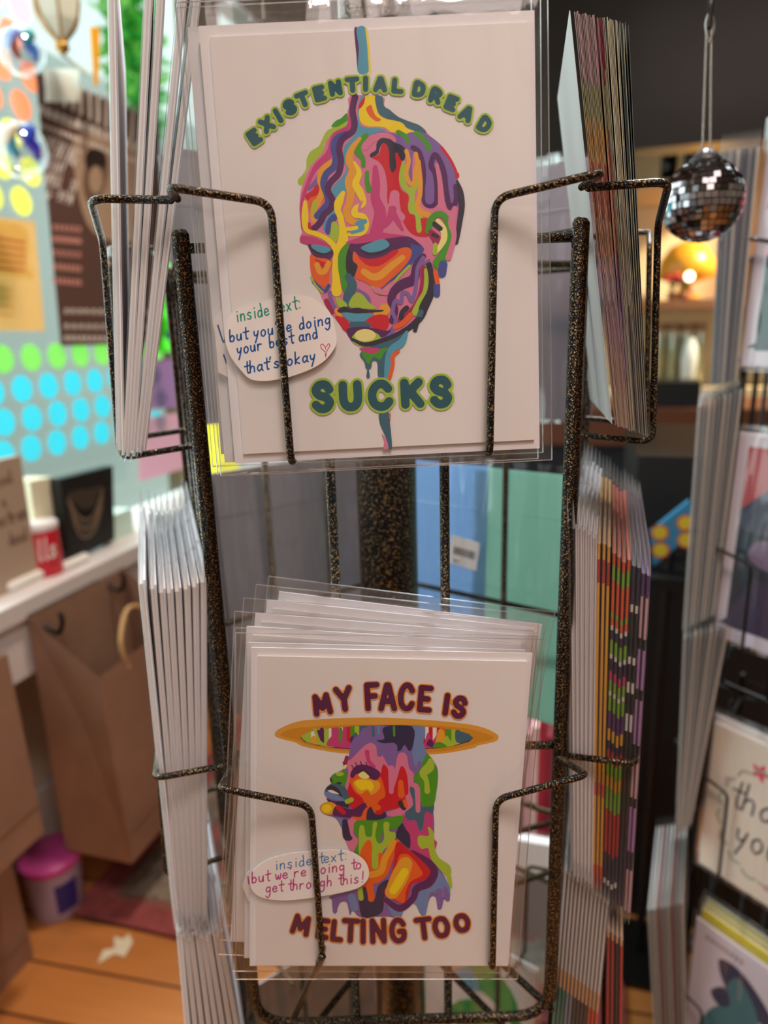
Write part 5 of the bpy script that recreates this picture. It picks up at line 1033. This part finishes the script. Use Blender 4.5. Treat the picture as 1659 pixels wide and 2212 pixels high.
for tier, w, h, m, nm in ((0, .127, .178, LILW, 'pink flower card'), (1, .127, .18, LILW, 'brick red sky card'), (2, .108, .15, PAGE, 'thank-you card'), (3, .108, .172, YB, 'bird wash card')):
    for k in range(1, 4): r2card(f'{ORD[k]} sleeved card behind the {nm} on the right-hand rack', tier, k, w, h + (.003 * k if tier == 3 else 0), m, -.0035 * k if tier == 2 else 0, .3 * k)
# edge-on stacks in that rack's far-left side
SLEEVE3 = frosted('dull_cellophane', .05, .3)
GREYS = [mat('dull_sleeve_card_%d' % k, c, .5) for k, c in enumerate([(150, 148, 146), (120, 122, 126), (178, 172, 164), (70, 76, 92), (54, 60, 78)])]
def stack2(name, grp, n, b0, b1, t0, t1, Yb, w, h, mats_, head, place_, col):
    pro = {}; h = float(np.mean([np.linalg.norm(P(*t0, Yb) - P(*b0, Yb)), np.linalg.norm(P(*t1, Yb) - P(*b1, Yb))])) if b0[1] < 2200 else h
    for k in range(n):
        f = k / (n - 1); b = np.array(b0) + (np.array(b1) - b0) * f; t = np.array(t0) + (np.array(t1) - t0) * f
        T = edge_pose(tuple(b), tuple(t), Yb, Yb, head); m = mats_[k % len(mats_)]; lab = f'{col} sleeved card, {ORD[k]} from left in {place_}'
        if m not in pro: pro[m] = edge_card(name, lab, grp, T, w, h, .0042, face=m, env=False, sl=SLEEVE3)
        else: copy_thing(pro[m], T, lab)
hd = nrm(np.array([.42, .9, 0]))
stack2('tall_greeting_card', 'dark edged cards high in the right-hand rack', 10, (1540, 830), (1588, 822), (1560, 345), (1640, 300), .575, .12, .2, [GREYS[3], GREYS[4], GREYS[1], GREYS[3], GREYS[2]], hd, 'the high stack right of the mirror ball', 'dark')
stack2('tall_greeting_card', 'grey cards in the middle of the right-hand rack', 9, (1478, 1360), (1540, 1330), (1512, 870), (1600, 850), .575, .12, .2, GREYS[:3], hd, 'the stack left of the brick red sky card', 'grey')
stack2('tall_greeting_card', 'grey cards in the third tier of the right-hand rack', 9, (1462, 1800), (1490, 1780), (1480, 1375), (1570, 1360), .565, .12, .19, GREYS[:3], hd, 'the stack left of the thank-you card', 'grey')
stack2('tall_greeting_card', 'pale cards in the lowest tier of the right-hand rack', 8, (1420, 2300), (1480, 2290), (1395, 1830), (1470, 1850), .56, .12, .2, [GREYS[0], GREYS[2], mat('dull_pink_card', (150, 106, 104), .5)], hd, 'the stack behind the bird wash card', 'pale')

# ------------------------------------------------------------------ back of the shop: bulkhead, lit shelf, counter, dark cabinet
def backbox(name, label, cat, corners_uv, w, depth, m, kind=None, group=None, th_front=0):
    c = [np.array(roomco(PW(u, v, w))) for u, v in corners_uv]; us = [q[0] for q in c]; zs = [q[2] for q in c]
    mb = MB(); mb.box((min(us), w, min(zs)), (max(us), w + depth, max(zs)), m); o = mb.build(name); o.matrix_world = TR
    if kind: o['kind'] = kind; o['label'] = label
    else: tag(o, label, cat, group)
    return o
bz = roomco(PW(1300, 330, 2.05))[2]
mb = MB(); mb.box((.25, 2.05, bz), (UM - .01, 2.15, ZC - .002), DARKW); o = mb.build('trim_2'); o.matrix_world = TR; struct(o, 'dark brown bulkhead across the back of the shop')
CREAM = mat('cream_shelf_board', (240, 216, 172), .6)
W_C = 2.62
def wz(u, v, w=W_C): q = roomco(PW(u, v, w)); return q[0], q[2]
u_l, zt = wz(1290, 345); u_r, zb = wz(1545, 838)
t = thing('display_shelf', 'warmly lit cream shelf unit behind the mirror ball', 'shelf', TR @ Matrix.Translation(((u_l + u_r) / 2, W_C, zb)))
hw, hh = (u_r - u_l) / 2 + .25, zt - zb
mb = MB(); mb.box((-hw, .26, 0), (hw, .28, hh + .1), CREAM); mb.build('back_board', t); 
for sx in (-1, 1): mb = MB(); mb.box((sx * hw - .012, 0, 0), (sx * hw + .012, .26, hh + .1), CREAM); mb.build('side_board', t)
um, zm = wz(1460, 648)
mb = MB(); mb.box((-hw, 0, zm - zb - .03), (hw, .26, zm - zb), mat('brown_shelf_edge', (150, 104, 70), .5)); mb.build('shelf_board', t)
mb = MB(); mb.box((-hw, 0, -.03), (hw, .28, -.0), CREAM); mb.build('bottom_board', t)
def back_thing(name, label, cat, u, v, w, prof_px, m, part, group=None, extra=None):
    c = PW(u, v, w); k = (RW.T @ (c - CAM))[2] / FPX; t = thing(name, label, cat, T0(c), group); mb = MB(); mb.lathe([(r * k, z * k) for r, z in prof_px], m, seg=20); mb.build(part, t, True); return t, k
BOT = mat('black_bottle', (16, 15, 18), .25)
for u, v in ((1443, 395), (1492, 385)):
    t, k = back_thing('bottle', 'black bottle with pale neck band above the shelf, ' + ('left of the two' if u < 1470 else 'partly behind the mirror ball'), 'bottle', u, wz(0, 0)[0] and v, W_C - .06, [(17, 0), (17, 55), (12, 66), (10, 100), (10, 120), (4, 124)], BOT, 'bottle_body', 'black bottles above the shelf')
    mb = MB(); mb.lathe([(17.6 * k, 58 * k), (14 * k, 66 * k)], TRIM); mb.build('neck_band', t, True)
c = PW(1443, 395, W_C - .06); zz = c[2]; q = roomco(c); mb = MB(); mb.box((q[0] - .09, W_C - .13, zz - .02), (q[0] + .2, W_C + .255, zz - .001), CREAM); o = mb.build('shelf_ledge'); o.matrix_world = TR; tag(o, 'short cream ledge carrying the black bottles', 'ledge')
OR = mat('orange_glaze', (246, 170, 50), .35); c = PW(1478, 590, W_C + .1); k = (RW.T @ (c - CAM))[2] / FPX
t = thing('dome_lamp', 'orange and yellow dome lamp with a bright bulb on the lit shelf', 'lamp', T0(PW(1478, 646, W_C + .1)))
mb = MB(); mb.lathe([(30 * k, 0), (32 * k, 6 * k), (14 * k, 14 * k), (12 * k, 30 * k), (60 * k, 44 * k), (54 * k, 80 * k), (34 * k, 108 * k), (10 * k, 118 * k)], OR); mb.build('shade', t, True)
bc = PW(1489, 597, W_C + .01) - PW(1478, 646, W_C + .1); mb = MB(); mb.lathe([(9 * k * math.sin(math.pi * j / 10) + 1e-5, -9 * k * math.cos(math.pi * j / 10)) for j in range(11)], mat('bulb_glow', (255, 238, 200), .3, emit=6), tuple(bc)); mb.build('bulb', t, True)
mb = MB(); mb.tube([tuple(bc + np.array([0, .09, .0])), tuple(bc)], 3 * k, BLACKWIRE, 8); mb.build('bulb_arm', t)
rng = random.Random(21)
for j, (u, lab, cc) in enumerate(((1450, 'red and green paper flowers in a pot on the lit shelf', (216, 70, 60)), (1478, 'pink blossom beside the dome lamp on the lit shelf', (230, 130, 140)))):
    c = PW(u, 648, W_C + .03); t = thing('potted_flower', lab, 'flower', T0(c)); mb = MB(); mb.lathe([(8 * k, 0), (10 * k, 16 * k), (9 * k, 16 * k)], mat('clay_pot', (150, 90, 60), .7)); mb.build('pot', t, True)
    mb = MB(); GR = mat('stem_green', (110, 140, 60), .6)
    for i in range(5): a = 1.26 * i; mb.tube([(0, 0, 14 * k), (9 * k * math.cos(a), 9 * k * math.sin(a), (34 + 6 * i % 14) * k)], 1.4 * k, GR, 6)
    st_ = mb.build('stem', t); mb = MB()
    for i in range(5): a = 1.26 * i; mb.lathe([(9 * k * math.sin(math.pi * q / 6) + 1e-5, -6 * k * math.cos(math.pi * q / 6)) for q in range(7)], mat('petals_%d' % j, cc, .6), (10 * k * math.cos(a), 10 * k * math.sin(a), (38 + 6 * i % 14) * k), 10)
    mb.build('blossom', t, True)
GT = film('tube_glass', (.96, 1, .96), base=.10, gain=1.2, rough=.05)
for j in range(7):
    u = 1418 + j * 15; t, k2 = back_thing('glass_jar', f'slim glass jar with pale filling on the lower lit shelf, {ORD[j]} from the left', 'jar', u, 836, W_C + .05 + .03 * (j % 2), [(6.5, 0), (7, 3), (7, 108), (5, 112)], mat('pale_filling', (226, 220, 180), .5, trans=.3), 'filling', 'slim glass jars on the lower lit shelf')
    mb = MB(); mb.lathe([(7.4 * k2, 0), (7.6 * k2, 118 * k2), (5 * k2, 122 * k2)], GT); mb.build('glass_wall', t, True); mb = MB(); mb.lathe([(6 * k2, 118 * k2), (6 * k2, 134 * k2)], mat('cork', (150, 104, 66), .8)); mb.build('cork', t, True)
t, k2 = back_thing('vase', 'white slender vase standing right of the glass jars', 'vase', 1484, 838, W_C + .015, [(9, 0), (14, 20), (17, 60), (14, 90), (8, 100), (9, 104)], mat('white_porcelain', (236, 244, 238), .3), 'vase_body')
# counter below
W_D = 2.2
u0_, z0_ = wz(1340, 885, W_D); u1_, z1_ = wz(1500, 960, W_D); zc = wz(1440, 884, W_D)[1]
t = thing('shop_counter', 'counter with brown wooden top and dark navy front at the back', 'counter', TR @ Matrix.Translation((wz(1440, 900, W_D)[0], W_D, FZ)))
mb = MB(); mb.box((-1.0, 0, zc - FZ - .11), (1.1, .38, zc - FZ), mat('brown_counter_wood', (112, 66, 44), .4)); mb.build('counter_top', t); mb = MB(); mb.box((-.98, .03, .0), (1.08, .36, zc - FZ - .11), mat('navy_panel', (22, 28, 40), .6)); mb.build('counter_body', t)
q = wz(1452, 884, W_D + .1); mb = MB(); k = 1.0; mb.box((-.09, -.05, 0), (.07, .08, .075), mat('black_card_box', (24, 24, 26), .5)); o = mb.build('card_reader_box'); o.matrix_world = TR @ Matrix.Translation((q[0], W_D + .1, zc)); tag(o, 'black box on the counter below the lit shelf', 'box')
# dark cabinet and blue floral board nearer by
W_E = 1.02
ul, _ = wz(1352, 1400, W_E); ur, _ = wz(1560, 1400, W_E); zt = wz(1400, 985, W_E)[1]
mb = MB(); mb.box((ul, W_E, FZ), (ur + .6, W_E + .35, zt), mat('black_cabinet_paint', (12, 13, 16), .55)); o = mb.build('low_cabinet'); o.matrix_world = TR; tag(o, 'black cabinet standing between the two card racks', 'cabinet')
BB = mat('blue_board', (52, 122, 160), .5); cc = [np.array(roomco(PW(u, v, .94))) for u, v in ((1405, 1150), (1490, 1082), (1500, 1150), (1412, 1222))]; cm = sum(cc) / 4
t = thing('gift_book', 'blue tilted notebook with yellow flowers in front of the dark cabinet', 'notebook', TR @ Matrix.Translation(tuple(cm))); mb = MB(); mb.prism([tuple(q - cm) for q in cc], (0, .012, 0), BB); mb.build('cover', t)
INK['gold3'] = (206, 176, 50); INK['redr'] = (176, 66, 50); k = (RW.T @ (PW(1450, 1150, .94) - CAM))[2] / FPX; p = Print(lambda x, y: (x, y), 0)
for x, y in ((-24, 0), (26, 24), (-20, -40), (30, -14)): p.ell('redr', x * k, y * k, 19 * k, 19 * k); p.ell('gold3', x * k, y * k, 15 * k, 15 * k)
p.mb.v = [(x, -2e-4 - z, y) for x, y, z in p.mb.v]; p.mb.f = [list(f_) for f_ in p.mb.f]; p.mb.build('flower_print', t)
mb = MB(); mb.tube([(cm[0], .945, FZ), (cm[0], .945, cm[2] - .03)], .006, BLACKWIRE, 8); mb.box((cm[0] - .05, .90, cm[2] - .065), (cm[0] + .06, .99, cm[2] - .05), BLACKWIRE); mb.box((cm[0] - .07, .88, FZ), (cm[0] + .07, 1.0, FZ + .01), BLACKWIRE); o = mb.build('display_stand', None); o.matrix_world = TR; tag(o, 'thin black stand holding the blue notebook', 'stand')
# low table with coloured booklets, seen through the rack between the right post and the front card
W_F = .74
bx = [wz(u, 1800, W_F)[0] for u in (1085, 1235)]; zb_ = wz(1170, 1806, W_F)[1]
t = thing('side_table', 'low dark table behind the rack carrying coloured booklets', 'table', TR @ Matrix.Translation(((bx[0] + bx[1]) / 2, W_F + .12, FZ))); hw = (bx[1] - bx[0]) / 2 + .02
mb = MB(); mb.box((-hw, -.13, zb_ - FZ - .02), (hw, .16, zb_ - FZ), mat('grey_table', (120, 108, 110), .5)); mb.build('table_top', t)
for sx in (-1, 1):
    for sy in (-.12, .15): mb = MB(); mb.box((sx * (hw - .012) - .01, sy - .01, 0), (sx * (hw - .012) + .01, sy + .01, zb_ - FZ - .02), BLACKWIRE); mb.build('leg', t)
BK = [('grey violet', (116, 104, 124)), ('mauve', (150, 120, 140)), ('dark grey', (78, 74, 84)), ('dusty pink', (196, 150, 156)), ('pale pink', (206, 170, 168)), ('crimson', (150, 24, 44)), ('deep crimson', (120, 16, 36)), ('plum grey', (98, 86, 100)), ('rose', (180, 130, 140)), ('black', (36, 30, 34))]
zt_ = wz(1170, 1590, W_F)[1]
for k, (nm, cc) in enumerate(BK):
    x0 = bx[0] + (bx[1] - bx[0]) * k / len(BK); x1 = bx[0] + (bx[1] - bx[0]) * (k + .92) / len(BK); r = thing('booklet', f'{nm} booklet standing on the low table behind the rack', 'booklet', TR @ Matrix.Translation((x0, W_F, zb_)), 'booklets on the low table')
    mb = MB(); d = x1 - x0; hgt = zt_ - zb_ + .01 * (k % 3); mb.box((0, 0, 0), (d, .12, hgt), mat('booklet_' + nm, cc, .5)); mb.build('cover', r); mb = MB(); mb.box((.001, .118, .002), (d - .001, .1215, hgt - .002), PAGE); mb.build('page_block', r)
W_G = .70
q0 = wz(1170, 1960, W_G); mb = MB(); c = np.array([q0[0], W_G, 0])
r = thing('cellophane_bag', 'clear cellophane bag with a white header hanging low behind the rack', 'bag', TR @ Matrix.Translation((wz(1165, 1900, W_G)[0], W_G - .02, wz(1165, 1990, W_G)[1])))
mb = MB(); mb.box((-.05, -.004, 0), (.055, .004, .085), mat('grey_contents', (120, 116, 118), .5)); mb.build('contents', r); mb = MB(); mb.box((-.05, -.006, .085), (.055, .006, .13), mat('header_white', (214, 216, 216), .5)); mb.build('header', r); mb = MB(); mb.box((-.056, -.008, -.01), (.06, .008, .134), SLEEVE); mb.build('clear_film', r)
